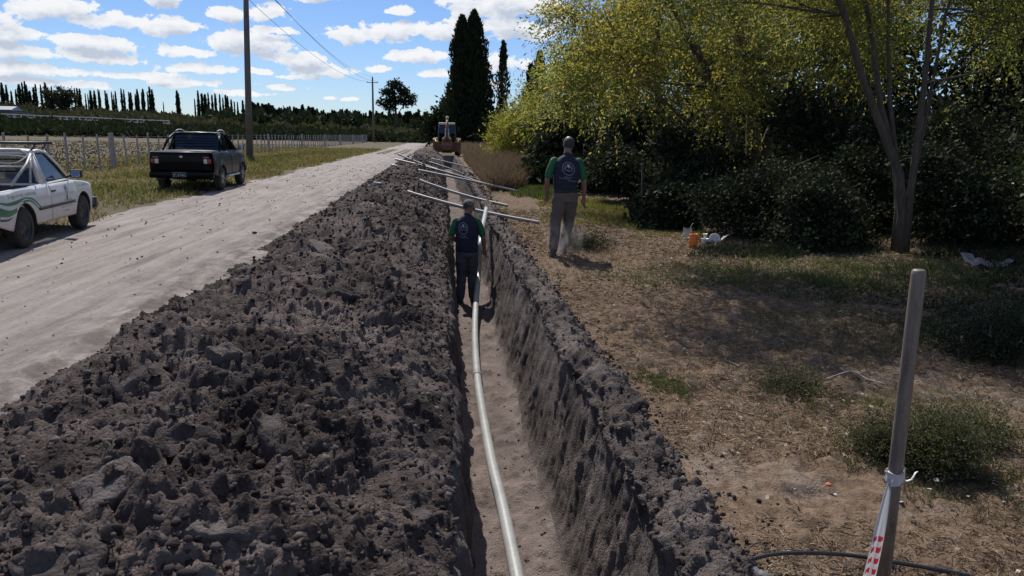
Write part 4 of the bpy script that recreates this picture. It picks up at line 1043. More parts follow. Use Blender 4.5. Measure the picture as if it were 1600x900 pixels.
h0 = hit(592, 287); o = MB().tube([h0+Vector((-.12, .1, .02)), h0+Vector((.12, -.06, .0))], .02, 8).build('pipe_offcut', M['pvc'], smooth=True); tag(o, 'short stub of pale pipe poking out of the heap by the road', 'pipe')

# ------------------------------------------------------------------ steel stake with tape, hose, bottle
def steel_mat():
    m, N, b = mat_base('weathered steel tube'); g = N.new('ShaderNodeTexCoord').outputs['Object']
    n = N.noise(N.vmath('MULTIPLY', g, (1, 1, .15)), 30, 5, .65); n2 = N.noise(g, 140, 3, .6)
    c = N.mix(N.maprange(n, .35, .65), (.095, .072, .058), (.20, .158, .128)); c = N.mix(N.maprange(n2, .62, .75), c, (.30, .26, .23))
    N.put(b.inputs['Base Color'], c); b.inputs['Roughness'].default_value = .5; b.inputs['Metallic'].default_value = 0; bump(N, b, n2, .25, .003); return m
M['steel'] = steel_mat()
SB = at(1377, 925); SY = SB.y
STOP = atd(1436, 421, SY+.03)
st_ = empty('steel_stake', SB, 0, 'leaning brown steel tube stake in the right foreground', 'stake')
v = STOP-SB
sr_ = .0262
mb = MB(); mb.tube([v*-.1, v*.3, v*.6, v*.985, v*.996, v*1.0], [sr_*1.03, sr_, sr_*.99, sr_*.97, sr_*.9, sr_*.7], 28, True); mb.build('tube', M['steel'], st_, smooth=True)
# tape knot: wraps
M['tape'] = None
def tape_mat():
    m, N, b = mat_base('warning tape'); uv = N.new('ShaderNodeAttribute', attribute_name='bar').outputs['Fac']
    fr = N.math('FRACT', N.math('MULTIPLY', uv, 1.0))
    on = N.math('GREATER_THAN', fr, .5)
    v_ = N.new('ShaderNodeAttribute', attribute_name='red').outputs['Fac']
    fac = N.math('MULTIPLY', on, N.math('GREATER_THAN', v_, .5))
    N.put(b.inputs['Base Color'], N.mix(fac, (.72, .71, .70), (.62, .045, .06))); b.inputs['Roughness'].default_value = .35
    out = m.node_tree.nodes['Material Output']; tr = N.new('ShaderNodeBsdfTranslucent'); N.put(tr.inputs[0], N.mix(fac, (.6, .6, .6), (.5, .03, .05)))
    mxx = N.new('ShaderNodeMixShader'); mxx.inputs[0].default_value = .35; N.l.new(b.outputs[0], mxx.inputs[1]); N.l.new(tr.outputs[0], mxx.inputs[2]); N.l.new(mxx.outputs[0], out.inputs[0])
    return m
M['tape'] = tape_mat()
kn = atd(1399, 745, SY+.01); tk = (kn-SB).dot(v)/v.length_squared; kc = v*tk
tp = empty('warning_tape', SB+kc, 0, 'white tape with red bars knotted round the steel stake and hanging to its left', 'tape')
vd = v.normalized(); side = vd.cross(Vector((0, -1, 0))).normalized(); fr_ = side.cross(vd)
def ribbon(name, rows, bars, reds, parent):
    P = np.array([[list(q) for q in r] for r in rows]); me = grid_mesh(name, P, True, attrs={'bar': np.array(bars).ravel(), 'red': np.array(reds).ravel()})
    return link(name, me, M['tape'], parent)
wr = np.random.default_rng(3)
rows, bars, reds = [], [], []
for j in range(9):
    t = j/8; row = []
    for i in range(49):
        a = i/48*2*math.pi; hgt = (t-.5)*.062+.010*math.sin(a+j)+.006*math.sin(a*2+1)
        rad_ = sr_+.003+.0035*(j % 2)+.003*math.sin(a*5+j*1.9)+.002*wr.random()
        row.append(side*math.cos(a)*rad_+fr_*math.sin(a)*rad_+vd*hgt)
    rows.append(row); bars.append([i/48*3 for i in range(49)]); reds.append([1 if j in (0, 1, 7) else 0 for i in range(49)])
ribbon('wrap', rows, bars, reds, tp)
M['black'] = plain('black rubber', (.018, .018, .019), .5)
mb = MB()
for (h_, a0, a1) in ((.012, 3.6, 5.6), (-.014, 3.4, 5.0)):
    mb.tube([side*math.cos(a)*(sr_+.008)+fr_*math.sin(a)*(sr_+.008)+vd*(h_+.004*math.sin(a*3)) for a in np.linspace(a0, a1, 10)], [.001, .004, .006, .006, .005, .006, .006, .005, .003, .001], 6)
mb.build('print_edge', M['black'], tp, smooth=True)
# hanging tail
bars, reds, rows = [], [], []
tail_end = atd(1350, 935, SY-.04)-(SB+kc)
start = -side*0+Vector((-.026, -.012, -.02))
for i in range(46):
    t = i/45; c_ = start.lerp(tail_end, t)+Vector((-.012*math.sin(math.pi*t), -.02*math.sin(math.pi*t), 0)); w = .008+.036*t**.8
    row = []
    for j in range(9):
        u = j/8-.5; row.append(c_+Vector((u*2*w*.8, .010*math.sin(u*9+t*4)*t+.004*math.sin(u*22), -.0*u)))
    rows.append(row); bars.append([t*10.5+.05*math.sin(j) for j in range(9)])
    reds.append([1 if (.44 < t < .80 and 1 <= j <= 7 and j != 4) else 0 for j in range(9)])
ribbon('tail', rows, bars, reds, tp)
mb = MB(); q0 = side*.0+Vector((.024, -.01, -.010))
mb.tube([q0, q0+Vector((.018, -.006, -.002)), q0+Vector((.032, -.01, .006)), q0+Vector((.040, -.01, .022)), q0+Vector((.046, -.008, .034)), q0+Vector((.056, -.004, .035))], [(.006, .003), (.006, .003), (.005, .003), (.006, .002), (.006, .002), (.004, .002)], 7)
mb.build('loose_end', plain('white plastic film', (.7, .7, .69), .4), tp, smooth=True)
# black hose on the ground
hp = [at(1110, 915, .02), at(1128, 899, .03), at(1160, 879, .05), at(1210, 866, .07), at(1275, 864, .08), at(1340, 869, .07), at(1400, 879, .06), at(1460, 889, .05), at(1510, 899, .04), at(1580, 918, .03)]
o = MB().tube(smooth_path(hp, 6), .0085, 12).build('hose', plain('black hose', (.022, .024, .028), .32), smooth=True); tag(o, 'thin black hose arching over the ground behind the foot of the stake', 'hose')
# crumpled clear bottle
def clear_mat():
    m, N, b = mat_base('clear plastic'); b.inputs['Base Color'].default_value = (.9, .92, .93, 1); b.inputs['Transmission Weight'].default_value = .85; b.inputs['Roughness'].default_value = .12; b.inputs['IOR'].default_value = 1.2; return m
M['clear'] = clear_mat()
p = at(1166, 893, .03)
bt = empty('plastic_bottle', p, .0, 'crumpled clear plastic bottle lying under the arch of the hose', 'bottle')
A, B = at(1150, 882, .03)-p, at(1195, 905, .02)-p
dd = (B-A); mb = MB(); mb.tube([A+dd*t for t in (0, .03, .12, .22, .3, .38, .46, .55, .63, .72, .8, .92, 1.2)], [.010, .011, .012, .026, .030, .024, .031, .026, .031, .025, .030, .028, .030], 14, True); mb.build('bottle_body', M['clear'], bt, smooth=True)
MB().tube([A-dd*.05, A+dd*.04], .0125, 12).build('cap', plain('bottle cap', (.6, .6, .62), .4), bt, smooth=True)
# loose sticks on ground
for i, (pts, lab) in enumerate((([(1290, 592), (1330, 580), (1355, 592), (1385, 600)], 'pale bent twig lying at the edge of the tree shade'), ([(1110, 690), (1125, 640), (1180, 650)], 'thin dry twig on the sandy patch'), ([(1440, 745), (1500, 748), (1560, 742)], 'straight dark twig behind the steel stake'), ([(1160, 870), (1178, 850), (1205, 848)], 'dry twig left of the hose arch'), ([(935, 436), (1000, 440), (1045, 430)], 'dark fallen branch in the shade beside the man'))):
    o = MB().tube(smooth_path([at(x, y, .03) for x, y in pts], 4), .004 if i != 4 else .012, 6).build('twig', M['stone'] if i == 0 else M['bark'], smooth=True); tag(o, lab, 'twig')
# orange jug, white buckets, bag
def at_g(px, py):
    p = at(px, py, .06); p.z = float(ground_z(p.x, p.y)); return p
M['orange'] = plain('orange plastic', (.75, .19, .02), .35, var=.08); M['white'] = plain('white plastic', (.62, .61, .60), .45, var=.08)
p = at_g(1083, 383); j = empty('orange_jug', p, .3, 'orange plastic jug with ribbed sides on the dry grass', 'jug')
MB().lathe([(0, 0), (.062, 0), (.07, .02), (.066, .07), (.072, .09), (.070, .12), (.066, .15), (.070, .19), (.06, .21), (0, .215)], n=20).build('jug_body', M['orange'], j, smooth=True)
MB().lathe([(.063, .205), (.072, .21), (.072, .228), (.063, .228), (.06, .21)], n=20).build('rim', M['orange'], j, smooth=True)
p = at_g(1074, 372); j = empty('plastic_bag', p, 0, 'thin clear plastic bag standing behind the orange jug', 'bag')
rows = [[Vector((.09*math.cos(a)*(1-.3*t)+.02*math.sin(a*4), .07*math.sin(a)*(1-.3*t)+.01*math.sin(a*5+t*6), t*.22+.02*math.sin(a*3))) for a in np.linspace(0, 2*math.pi, 18)] for t in np.linspace(0, 1, 6)]
MB().grid(rows).build('bag_film', M['clear'], j, smooth=True)
MB().tube([(.04, 0, .2), (.05, 0, .26), (.08, 0, .31)], [.006, .004, .002], 6).build('bag_handle', M['white'], j, smooth=True)
p = at_g(1101, 379); j = empty('white_bucket', p, 0, 'small white bucket with a white cup standing on it next to the orange jug', 'bucket')
MB().lathe([(0, 0), (.055, 0), (.065, .11), (.068, .115), (.064, .115), (.052, .01), (0, .01)], n=20).build('bucket_body', M['white'], j, smooth=True)
MB().lathe([(.02, .10), (.025, .16), (.04, .19), (.038, .195), (.03, .17), (.0, .16)], n=16).build('spout', M['white'], j, smooth=True)
p = at_g(1116, 378); j = empty('white_basin', p, 0, 'white plastic basin tipped on its side right of the white bucket', 'basin')
rot = Matrix.Rotation(rad(62), 4, 'X') @ Matrix.Rotation(rad(-15), 4, 'Y')
o = MB().lathe([(0, 0), (.06, 0), (.085, .07), (.092, .075), (.086, .08), (.055, .012), (0, .012)], n=22).build('basin_body', M['white'], j, smooth=True); o.rotation_euler = rot.to_euler(); o.location = (0, 0, .08)
o = MB().tube([(.03, -.09, .05), (.05, -.10, .03), (.045, -.10, .01), (.01, -.09, 0)], .007, 8).build('basin_handle', M['white'], j, smooth=True)
a, b = at_g(1125, 376), at_g(1150, 366); o = MB().tube(smooth_path([a+V3(0, 0, .04), a.lerp(b, .3)+V3(0, 0, .09), a.lerp(b, .7)+V3(0, 0, .09), b+V3(0, 0, .10)], 4), [(.012+.022*math.sin(i*.3), .012) for i in range(13)], 8).build('paper_wrapper', M['white'], smooth=True); tag(o, 'crumpled white wrapper stretched on the ground right of the basin', 'wrapper')
p = at_g(1160, 366); o = MB().box((p.x, p.y, p.z+.07), (.13, .10, .07), Matrix.Rotation(.3, 3, 'Z'), .85).build('lunch_box', plain('pale blue plastic', (.35, .36, .45), .5), bevel=.012); tag(o, 'pale box at the edge of the shade right of the wrapper', 'box')
p = at_g(1545, 432); j = empty('litter_sheet', p, 0, 'crumpled grey plastic sheet half hidden in the shade at the right edge', 'sheet')
rr2 = np.random.default_rng(4)
G = np.array([[(-.3+.6*u, -.2+.4*w, .04+.12*max(0, float(vnoise2(u*4, w*4, 9)))+.02*rr2.random()) for u in np.linspace(0, 1, 14)] for w in np.linspace(0, 1, 10)])
link('sheet_film', grid_mesh('sheet_film', G), plain('grey sheet', (.13, .13, .14), .6), j)
print('props', round(time.time()-T0, 1))
# ------------------------------------------------------------------ pickups
M['wpaint'] = plain('white car paint', (.60, .60, .60), .4, var=.06, coat=.3, dirt=(.25, .62, (.33, .29, .26)), nscale=3)
M['bpaint'] = plain('black car paint', (.004, .004, .005), .35, var=.1, spec=.25, coat=.12, dirt=(.15, .38, (.022, .02, .018)), nscale=3)
M['trim'] = plain('black trim', (.022, .022, .024), .55)
M['tyre'] = plain('tyre rubber', (.028, .026, .025), .85, var=.3)
M['rimsteel'] = plain('painted steel rim', (.06, .06, .065), .5, metal=.5)
M['alloy'] = plain('alloy rim', (.35, .35, .36), .35, metal=.7)
M['glass'] = glassmat('car glass', (.34, .38, .40)); M['tint'] = glassmat('tinted glass', (.10, .11, .13))
M['redlens'] = plain('red lens', (.18, .012, .012), .25, coat=.5, var=.1); M['clearlens'] = plain('pale lens', (.55, .5, .45), .2, coat=.5)
M['chrome'] = plain('chrome', (.6, .6, .62), .15, metal=1); M['seat'] = plain('grey seat cloth', (.05, .05, .055), .9)
M['silver'] = plain('silver rail', (.50, .50, .52), .4, metal=.2)
M['greenvinyl'] = plain('green vinyl', (.03, .17, .085), .4); M['navyvinyl'] = plain('navy vinyl', (.03, .035, .09), .4); M['greyprint'] = plain('grey print', (.10, .12, .15), .5)
M['pearl'] = plain('pale print', (.55, .6, .62), .5); M['bluecloth'] = plain('blue plastic barrel', (.02, .04, .18), .5); M['rope'] = plain('grey rope', (.32, .31, .30), .8)
def bvh_of(objs):
    dg = bpy.context.evaluated_depsgraph_get(); V, F = [], []
    for o in objs:
        e = o.evaluated_get(dg); me = e.to_mesh(); b = len(V)
        mw = Matrix.LocRotScale(o.location, o.rotation_euler, o.scale)
        V += [mw @ v.co for v in me.vertices]; F += [tuple(b+i for i in p.vertices) for p in me.polygons]; e.to_mesh_clear()
    return BVHTree.FromPolygons(V, F)
def decal(name, polys, tf, dirv, bvh, mat, parent, off=.004):
    """flat marks (list of (verts2d, faces)) laid on a curved surface along dirv"""
    V, F = [], []
    for vs, fs in polys:
        b = len(V)
        for p in vs:
            q = tf(p); h = bvh.ray_cast(q, dirv, 2.0)
            V.append((h[0] if h[0] is not None else q+dirv*.3)-dirv*off)
        F += [tuple(b+i for i in f) for f in fs]
    me = bpy.data.meshes.new(name); me.from_pydata(V, [], F); me.update(); return link(name, me, mat, parent)
def ring2(cx, cy, r0, r1, n=40, sx=1, a0=0, a1=2*math.pi):
    V = []; 
    for i in range(n+1):
        a = a0+(a1-a0)*i/n; V += [(cx+sx*r0*math.cos(a), cy+r0*math.sin(a)), (cx+sx*r1*math.cos(a), cy+r1*math.sin(a))]
    return V, [(2*i, 2*i+1, 2*i+3, 2*i+2) for i in range(n)]
def scribble(x0, x1, y, h, rr, gap=.25):
    """a line of small print too fine to read: uneven strokes"""
    out = []; x = x0
    while x < x1:
        w = h*(.45+.5*rr.random()); 
        if rr.random() < .14: x += h*.7; continue
        hh = h*(.6+.4*rr.random()); t = h*.2
        out.append(([(x, y), (x+w*.3, y), (x+w*.3, y+hh), (x, y+hh)], [(0, 1, 2, 3)]))
        k = rr.integers(0, 3)*.5*(hh-t)
        out.append(([(x+w*.3, y+k), (x+w*.85, y+k), (x+w*.85, y+k+t), (x+w*.3, y+k+t)], [(0, 1, 2, 3)]))
        x += w*(1+gap)
    return out
def text2(s, h, x, y):
    c = bpy.data.curves.new('t', 'FONT'); c.body = s; c.size = h; c.resolution_u = 2; ob = bpy.data.objects.new('t', c); COL.objects.link(ob)
    dg = bpy.context.evaluated_depsgraph_get(); me = ob.evaluated_get(dg).to_mesh()
    bm = bmesh.new(); bm.from_mesh(me); bmesh.ops.triangulate(bm, faces=bm.faces)
    V = [(v.co.x+x, v.co.y+y) for v in bm.verts]; F = [tuple(v.index for v in f.verts) for f in bm.faces]; bm.free()
    bpy.data.objects.remove(ob); bpy.data.curves.remove(c); return [(V, F)]
def pickup(P, loc, rz, label):
    root = empty(P['name'], loc, rz, label, 'pickup truck')
    W2, yr_, yf, R = P['w']/2, -P['wb']/2, P['wb']/2, P['R']
    y0, y3 = yr_-P['ro'], yf+P['fo']; paint = M[P['paint']]
    topf = lambda y: np.interp(y, P['top'][0], P['top'][1])
    def botf(y):
        b = np.interp(y, [y0, yr_-.45, yr_, yf, yf+.45, y3], [P['sill']+.10, P['sill'], P['sill'], P['sill'], P['sill'], P['sill']+.06])
        for a in (yr_, yf):
            d = y-a
            if abs(d) < R+.09: b = max(b, R-.03+math.sqrt((R+.09)**2-d*d))
        return b
    def xh(z, y):
        t = z/P['belt']; s = np.interp(t, [0, .3, .55, .8, 1.0, 1.2], [.94, .975, 1.0, .995, .955, .93])
        s *= 1-.11*max(0, (y-(y3-.5))/.5)**2-.03*max(0, ((y0+.35)-y)/.35)**2
        a = P.get('flare', 0)*max(0, 1-min(abs(math.hypot(y-yr_, z-R)-R-.11), abs(math.hypot(y-yf, z-R)-R-.11))/.07)
        return W2*s+a
    def side_panel(mb, ya, yb, s, off=0):
        ys = np.linspace(ya, yb, max(4, int((yb-ya)/.035))); rows = []
        for y in ys:
            b, t = botf(y), topf(y); rows.append([Vector((s*(xh(z, y)+off), y, z)) for z in np.linspace(b, t, 12)])
        mb.grid(rows)
    d0, d1 = P['door']; g = .006
    mb = MB()
    for s in (-1, 1):
        mb = MB(); side_panel(mb, d1+g, y3, s); mb.build('front_wing', paint, root, smooth=True, solid=.012)
        mb = MB(); side_panel(mb, y0, d0-g, s)
        # shoulder: rail cap over the bed side
        rows = [[Vector((s*(xh(topf(y), y)-k*P['railw']), y, topf(y)+.008*math.sin(math.pi*k))) for k in (0, .5, 1)] for y in np.linspace(y0, d0-g, 14)]
        mb.grid(rows)
        yi = P['cabr']
        mb.grid([[Vector((s*(xh(topf(y), y)-P['railw']), y, z)) for z in (topf(y), P['sill']+.25)] for y in np.linspace(y0, yi, 4)])
        mb.build('bed_side', paint, root, smooth=True, solid=.012); mb = MB()
        # wheel wells
        for a in (yr_, yf):
            rows = []
            for k in range(13):
                t = math.pi*k/12; yy = a+(R+.09)*math.cos(t); zz = R-.03+(R+.09)*math.sin(t)
                rows.append([Vector((s*(xh(zz, yy)-.005), yy, zz)), Vector((s*(W2-.28), yy, zz))])
            mb.grid(rows)
            mb.build('wheel_well', M['trim'], root, smooth=True); mb = MB()
    mb = MB()
    # bonnet, nose, tailgate sill, cab shell
    yw = P['wind'][0]
    rows = [[Vector((k*(xh(topf(y), y)), y, topf(y)+P['crown']*(1-k*k))) for k in np.linspace(-1, 1, 11)] for y in np.linspace(yw-.12, y3, 16)]; mb.grid(rows)
    mb.build('bonnet', paint, root, smooth=True, solid=.012); mb = MB()
    rows = [[Vector((k*xh(z, y3), y3+.05*(1-k*k), z+ (P['crown']*(1-k*k) if z > topf(y3)-.01 else 0))) for k in np.linspace(-1, 1, 11)] for z in np.linspace(P['sill']+.05, topf(y3), 6)]; mb.grid(rows)
    mb.build('nose_panel', paint, root, smooth=True, solid=.012)
    mb = MB()
    mb.box((0, (y0+P['cabr'])/2, P['sill']+.22), (W2*1.8, P['cabr']-y0-.04, .03)); mb.box((0, 0, P['sill']+.08), (W2*1.35, y3-y0-.5, .06))
    mb.box((0, P['cabr'], (P['sill']+P['belt'])/2+.1), (W2*1.8, .03, P['belt']-P['sill']-.15)); mb.box((0, yw+.02, .62), (W2*1.75, .04, .5))
    for s in (-1, 1): mb.box((s*.25, (y0+y3)/2-.2, P['sill']-.02), (.10, y3-y0-1.3, .08))
    mb.tube([(-W2+.2, yr_, R), (W2-.2, yr_, R)], .045, 8); mb.tube([(-W2+.2, yf, R), (W2-.2, yf, R)], .035, 8)
    mb.tube([(.35, y0+.05, P['sill']), (.35, yr_-.1, P['sill']+.02)], .03, 8)
    mb.build('underbody', M['trim'], root)
    for s in (-1, 1):
        mb = MB(); side_panel(mb, d0+g, d1-g, s, .002); dr = mb.build('door', paint, root, smooth=True, solid=.012)
        if P['handle']:
            hy, hz = d0+.13, P['belt']-.11; mb = MB(); X = s*(xh(hz, hy)+.012)
            mb.box((X, hy, hz), (.022, .15, .035)); mb.build('door_handle', M['trim'], dr, bevel=.006)
            MB().lathe([(0, -.004), (.018, -.004), (.018, .004), (0, .004)], 'x', 12, (X, hy+.02, hz-.075)).build('lock', M['chrome'], dr)
    # greenhouse
    cr, zr = P['cabr'], P['roofz']; rb, rf = P['roof']; wb_ = P['belt']+.005; tw = P['roofw']/2; bw = xh(P['belt'], 0)-.03
    A = lambda s: (Vector((s*(bw-.02), yw, P['wind'][1])), Vector((s*tw, rf, zr-.03)))
    C = lambda s: (Vector((s*bw, cr, wb_)), Vector((s*(tw-.01), rb, zr-.03)))
    mb = MB()
    for s in (-1, 1):
        a0, a1 = A(s); mb.tube([a0, a0.lerp(a1, .5)+Vector((0, .02, .015)), a1], (.028, .022), 8)
        c0_, c1_ = C(s); mb.tube([c0_, c1_], (P['cpil'], .02), 8)
        mb.tube([a1, Vector((s*tw, (rf+rb)/2, zr)), c1_], .026, 8)
        # quarter behind the door glass
        q0, q1 = Vector((s*bw, d0+.02, wb_)), Vector((s*(tw+.0), d0+P['qlean'], zr-.04))
        if P['quarter'] == 'panel': mb.add([c0_, q0, q1, c1_], [(0, 1, 2, 3)])
        mb.tube([q0, q1], (.026, .016), 8)
        mb.tube([Vector((s*bw, cr, wb_)), Vector((s*bw, d0, wb_)), a0+Vector((0, 0, 0))], (.02, .02), 6)
    mb.tube([C(-1)[0], C(1)[0]], .022, 8); mb.tube([C(-1)[1], C(1)[1]], .03, 8); mb.tube([A(-1)[1], A(1)[1]], .028, 8)
    gh = mb.build('cab_frame', paint, root, smooth=True)
    rows = [[Vector((k*(tw+.01), y, zr-.02+.045*(1-k**4)*(1-.35*((y-(rb+rf)/2)/((rf-rb)/2))**2))) for k in np.linspace(-1, 1, 13)] for y in np.linspace(rb-.03, rf+.02, 10)]
    MB().grid(rows).build('roof', paint, root, smooth=True, solid=.02)
    gl = M[P['glass']]
    mb = MB(); mb.add([A(-1)[0], A(1)[0], A(1)[1], A(-1)[1]], [(0, 1, 2, 3)]).build('windscreen', gl, root)
    mb = MB(); mb.add([C(-1)[0]+Vector((.05, 0, 0)), C(1)[0]-Vector((.05, 0, 0)), C(1)[1]-Vector((.04, 0, .03)), C(-1)[1]+Vector((.04, 0, -.03))], [(0, 1, 2, 3)]).build('rear_window', gl, root)
    for s in (-1, 1):
        q0, q1 = Vector((s*(bw-.01), d0+.03, wb_)), Vector((s*(tw-.01), d0+P['qlean'], zr-.05)); a0, a1 = A(s); top_a = Vector((s*(tw-.01), rf-.02, zr-.05))
        MB().add([q0, a0-Vector((s*.01, .03, 0)), a0.lerp(a1, .5)-Vector((s*.01, .0, 0)), top_a, q1], [(0, 1, 2, 3, 4)]).build('side_window', gl, root)
        MB().tube([q0, a0-Vector((s*.0, .03, 0)), a0.lerp(a1, .5)+Vector((s*.004, -.012, 0)), top_a+Vector((s*.006, 0, 0)), q1+Vector((s*.006, 0, 0)), q0], .011, 6, False).build('window_seal', M['trim'], root)
        if P['quarter'] == 'glass':
            c0_, c1_ = C(s); MB().add([c0_, q0, q1, c1_], [(0, 1, 2, 3)]).build('quarter_window', gl, root)
        mir = MB(); my = yw-.12; mz = P['belt']+.10
        mir.tube([(s*(bw), my, mz-.04), (s*(bw+.10), my-.02, mz)], .018, 8); mir.box((s*(bw+.17), my-.03, mz+.02), (.17, .085, .13)); mo = mir.build('wing_mirror', M[P['mirror']], root, bevel=.025)
        MB().box((s*(bw+.17), my-.077, mz+.02), (.135, .006, .10)).build('mirror_glass', M['mirrorface'], mo)
    # seats and wheel inside
    for s in (-1, 1):
        MB().box((s*.34, .10+P['seaty'], P['belt']-.30), (.48, .46, .16)).box((s*.34, -.12+P['seaty'], P['belt']-.02), (.46, .12, .56), Matrix.Rotation(-.18, 3, 'X')).box((s*.34, -.17+P['seaty'], P['belt']+.30), (.24, .09, .15)).build('seat', M['seat'], root, bevel=.04)
    # wheels
    for s in (-1, 1):
        for a in (yr_, yf):
            wx = s*(W2-.105); T = P['tw']/2
            prof = [(R*.62, -T), (R*.9, -T), (R*.97, -T*.8), (R, -T*.55), (R, -.01), (R*.985, -.005), (R*.985, .005), (R, .01), (R, T*.55), (R*.97, T*.8), (R*.9, T), (R*.62, T)]
            t = MB().lathe(prof, 'x', 30).build('wheel', M['tyre'], root, smooth=True, loc=(wx, a, R))
            mb = MB().lathe([(R*.64, s*T*.9), (R*.60, s*T*.86), (R*.57, s*T*.3), (R*.2, s*T*.55), (R*.12, s*T*.8), (0, s*T*.82)], 'x', 30)
            if P['rim'] == 'alloy':
                for k in range(5):
                    an = k*2*math.pi/5; mb.tube([(s*T*.78, R*.1*math.cos(an), R*.1*math.sin(an)), (s*T*.88, R*.6*math.cos(an), R*.6*math.sin(an))], (.035, .018), 6)
            else:
                for k in range(8):
                    an = k*2*math.pi/8; mb.lathe([(0, 0), (.022, 0), (.018, .008*s), (0, .008*s)], 'x', 8, (s*T*.46, R*.38*math.cos(an), R*.38*math.sin(an)))
            mb.build('rim', M['alloy' if P['rim'] == 'alloy' else 'rimsteel'], t, smooth=True)
    # tailgate and bumpers
    zt = topf(y0); tg = MB(); ht = zt-P['sill']-.16
    tg.grid([[Vector((k*(xh(z, y0)-.03), y0-.012-.012*math.sin(math.pi*(z-zt+ht)/ht), z)) for k in np.linspace(-1, 1, 9)] for z in np.linspace(zt-ht, zt, 9)])
    tgo = tg.build('tailgate', paint, root, smooth=True, solid=.03)
    MB().tube([(-W2*.93, y0-.01, zt+.004), (W2*.93, y0-.01, zt+.004)], (.022, .012), 8).build('tailgate_cap', M[P['cap']], tgo, smooth=True)
    for k, (bx, by, bz, bd) in enumerate(((W2*2-.02, y0-.05, P['sill']+.07, .12), (W2*2-.06, y3+.05, P['sill']+.10, .14))):
        MB().box((0, by, bz), (bx, .14, bd*1.5)).build('bumper', M[P['bump']], root, bevel=.04)
    return root, dict(xh=xh, topf=topf, botf=botf, y0=y0, y3=y3, yr=yr_, yf=yf, W2=W2, bw=bw, zt=zt, d0=d0, d1=d1)
M['mirrorface'] = plain('mirror face', (.35, .45, .7), .05, metal=.9)
PW = dict(name='white_pickup', w=1.62, wb=2.36, R=.30, ro=.80, fo=.68, paint='wpaint', sill=.30, belt=.87, railw=.07, cabr=-.36, crown=.035,
          top=([-2.1, -.36, -.1, .80, 1.3, 1.75, 1.9], [.85, .87, .87, .875, .83, .75, .69]), door=(-.22, .86), wind=(.80, .895), roofz=1.385, roof=(-.26, .26), roofw=1.20, cpil=.045, qlean=.02,
          quarter='panel', glass='glass', mirror='trim', seaty=.10, tw=.18, rim='steel', cap='wpaint', bump='trim', handle=True)
wx, wy = -6.98, 12.50
wz = .015
wt_, I = pickup(PW, (wx, wy, wz), rad(6), 'white pickup with green wave stripes and bed tubes parked at the left edge')
xs_ = lambda z, y: I['xh'](z, y)
# tail lamps, mouldings, roof bars, bed tubes
for s in (-1, 1):
    MB().box((s*(xs_(.66, I['y0'])-.04), I['y0']+.0, .66), (.115, .10, .36)).build('tail_lamp', M['redlens'], wt_, bevel=.015)
    rows = [[Vector((s*(xs_(z, y)+.009), y, z)) for z in (.505, .55)] for y in np.linspace(I['yr']+.47, I['yf']-.42, 20)]
    MB().grid(rows).build('side_moulding', M['trim'], wt_, smooth=True, solid=.012)
    for y_ in (.0,): pass
    MB().box((s*(xs_(.48, I['y3']-.06)-.0), I['y3']-.06, .44), (.05, .30, .14)).build('bumper_corner', M['trim'], wt_, bevel=.015)
for y_ in (-.16, .24):
    MB().tube([(-.74, y_, 1.50), (.74, y_, 1.50)], (.012, .022), 8).tube([(-.60, y_, 1.37), (-.66, y_, 1.49)], .012, 6).tube([(.56, y_, 1.38), (.63, y_, 1.45), (.63, y_, 1.49)], .014, 6).build('roof_bar', M['trim'], wt_, smooth=True)
mb = MB()
for s in (-1, 1):
    mb.tube([(s*.72, -.42, .92), (s*.66, -.46, 1.30), (s*.60, -.60, 1.40)], .020, 8); mb.tube([(s*.70, -.52, 1.34), (s*.72, -.75, 1.20), (s*.735, -1.35, .93)], .020, 8)
    mb.tube([(s*.68, -.48, 1.30), (s*.735, -.72, .93)], .016, 8)
mb.tube([(-.6, -.60, 1.40), (.6, -.60, 1.40)], .022, 8); mb.tube([(-.70, -.50, 1.15), (.70, -.50, 1.15)], .014, 8)
mb.build('sports_bar', plain('grey tube paint', (.34, .34, .35), .5), wt_, smooth=True)
mb = MB(); mb.tube(smooth_path([(.70, -.5, 1.36), (.60, -.8, 1.22), (.35, -.95, 1.24), (.2, -.6, 1.32), (.66, -.47, 1.28), (.70, -.9, 1.08)], 8), .011, 6); mb.build('rope', M['rope'], wt_, smooth=True)
o = MB().lathe([(0, 0), (.24, 0), (.26, .1), (.26, .5), (.22, .58), (0, .58)], n=20).build('blue_drum', M['bluecloth'], None, smooth=True, loc=(wx-.35, wy-.72, wz+.50)); tag(o, 'dark blue drum standing in the bed of the white pickup', 'drum')
bv = bvh_of([c for c in wt_.children if c.name.startswith(('bed_side', 'front_wing', 'door'))])
tfR = lambda p: Vector((1.2, p[0], p[1])); DV = Vector((-1, 0, 0))
rq = np.random.default_rng(8)
decal('side_lettering', text2('El agua es vida, cuidémosla', .085, -1.66, .755), tfR, DV, bv, M['greyprint'], wt_)
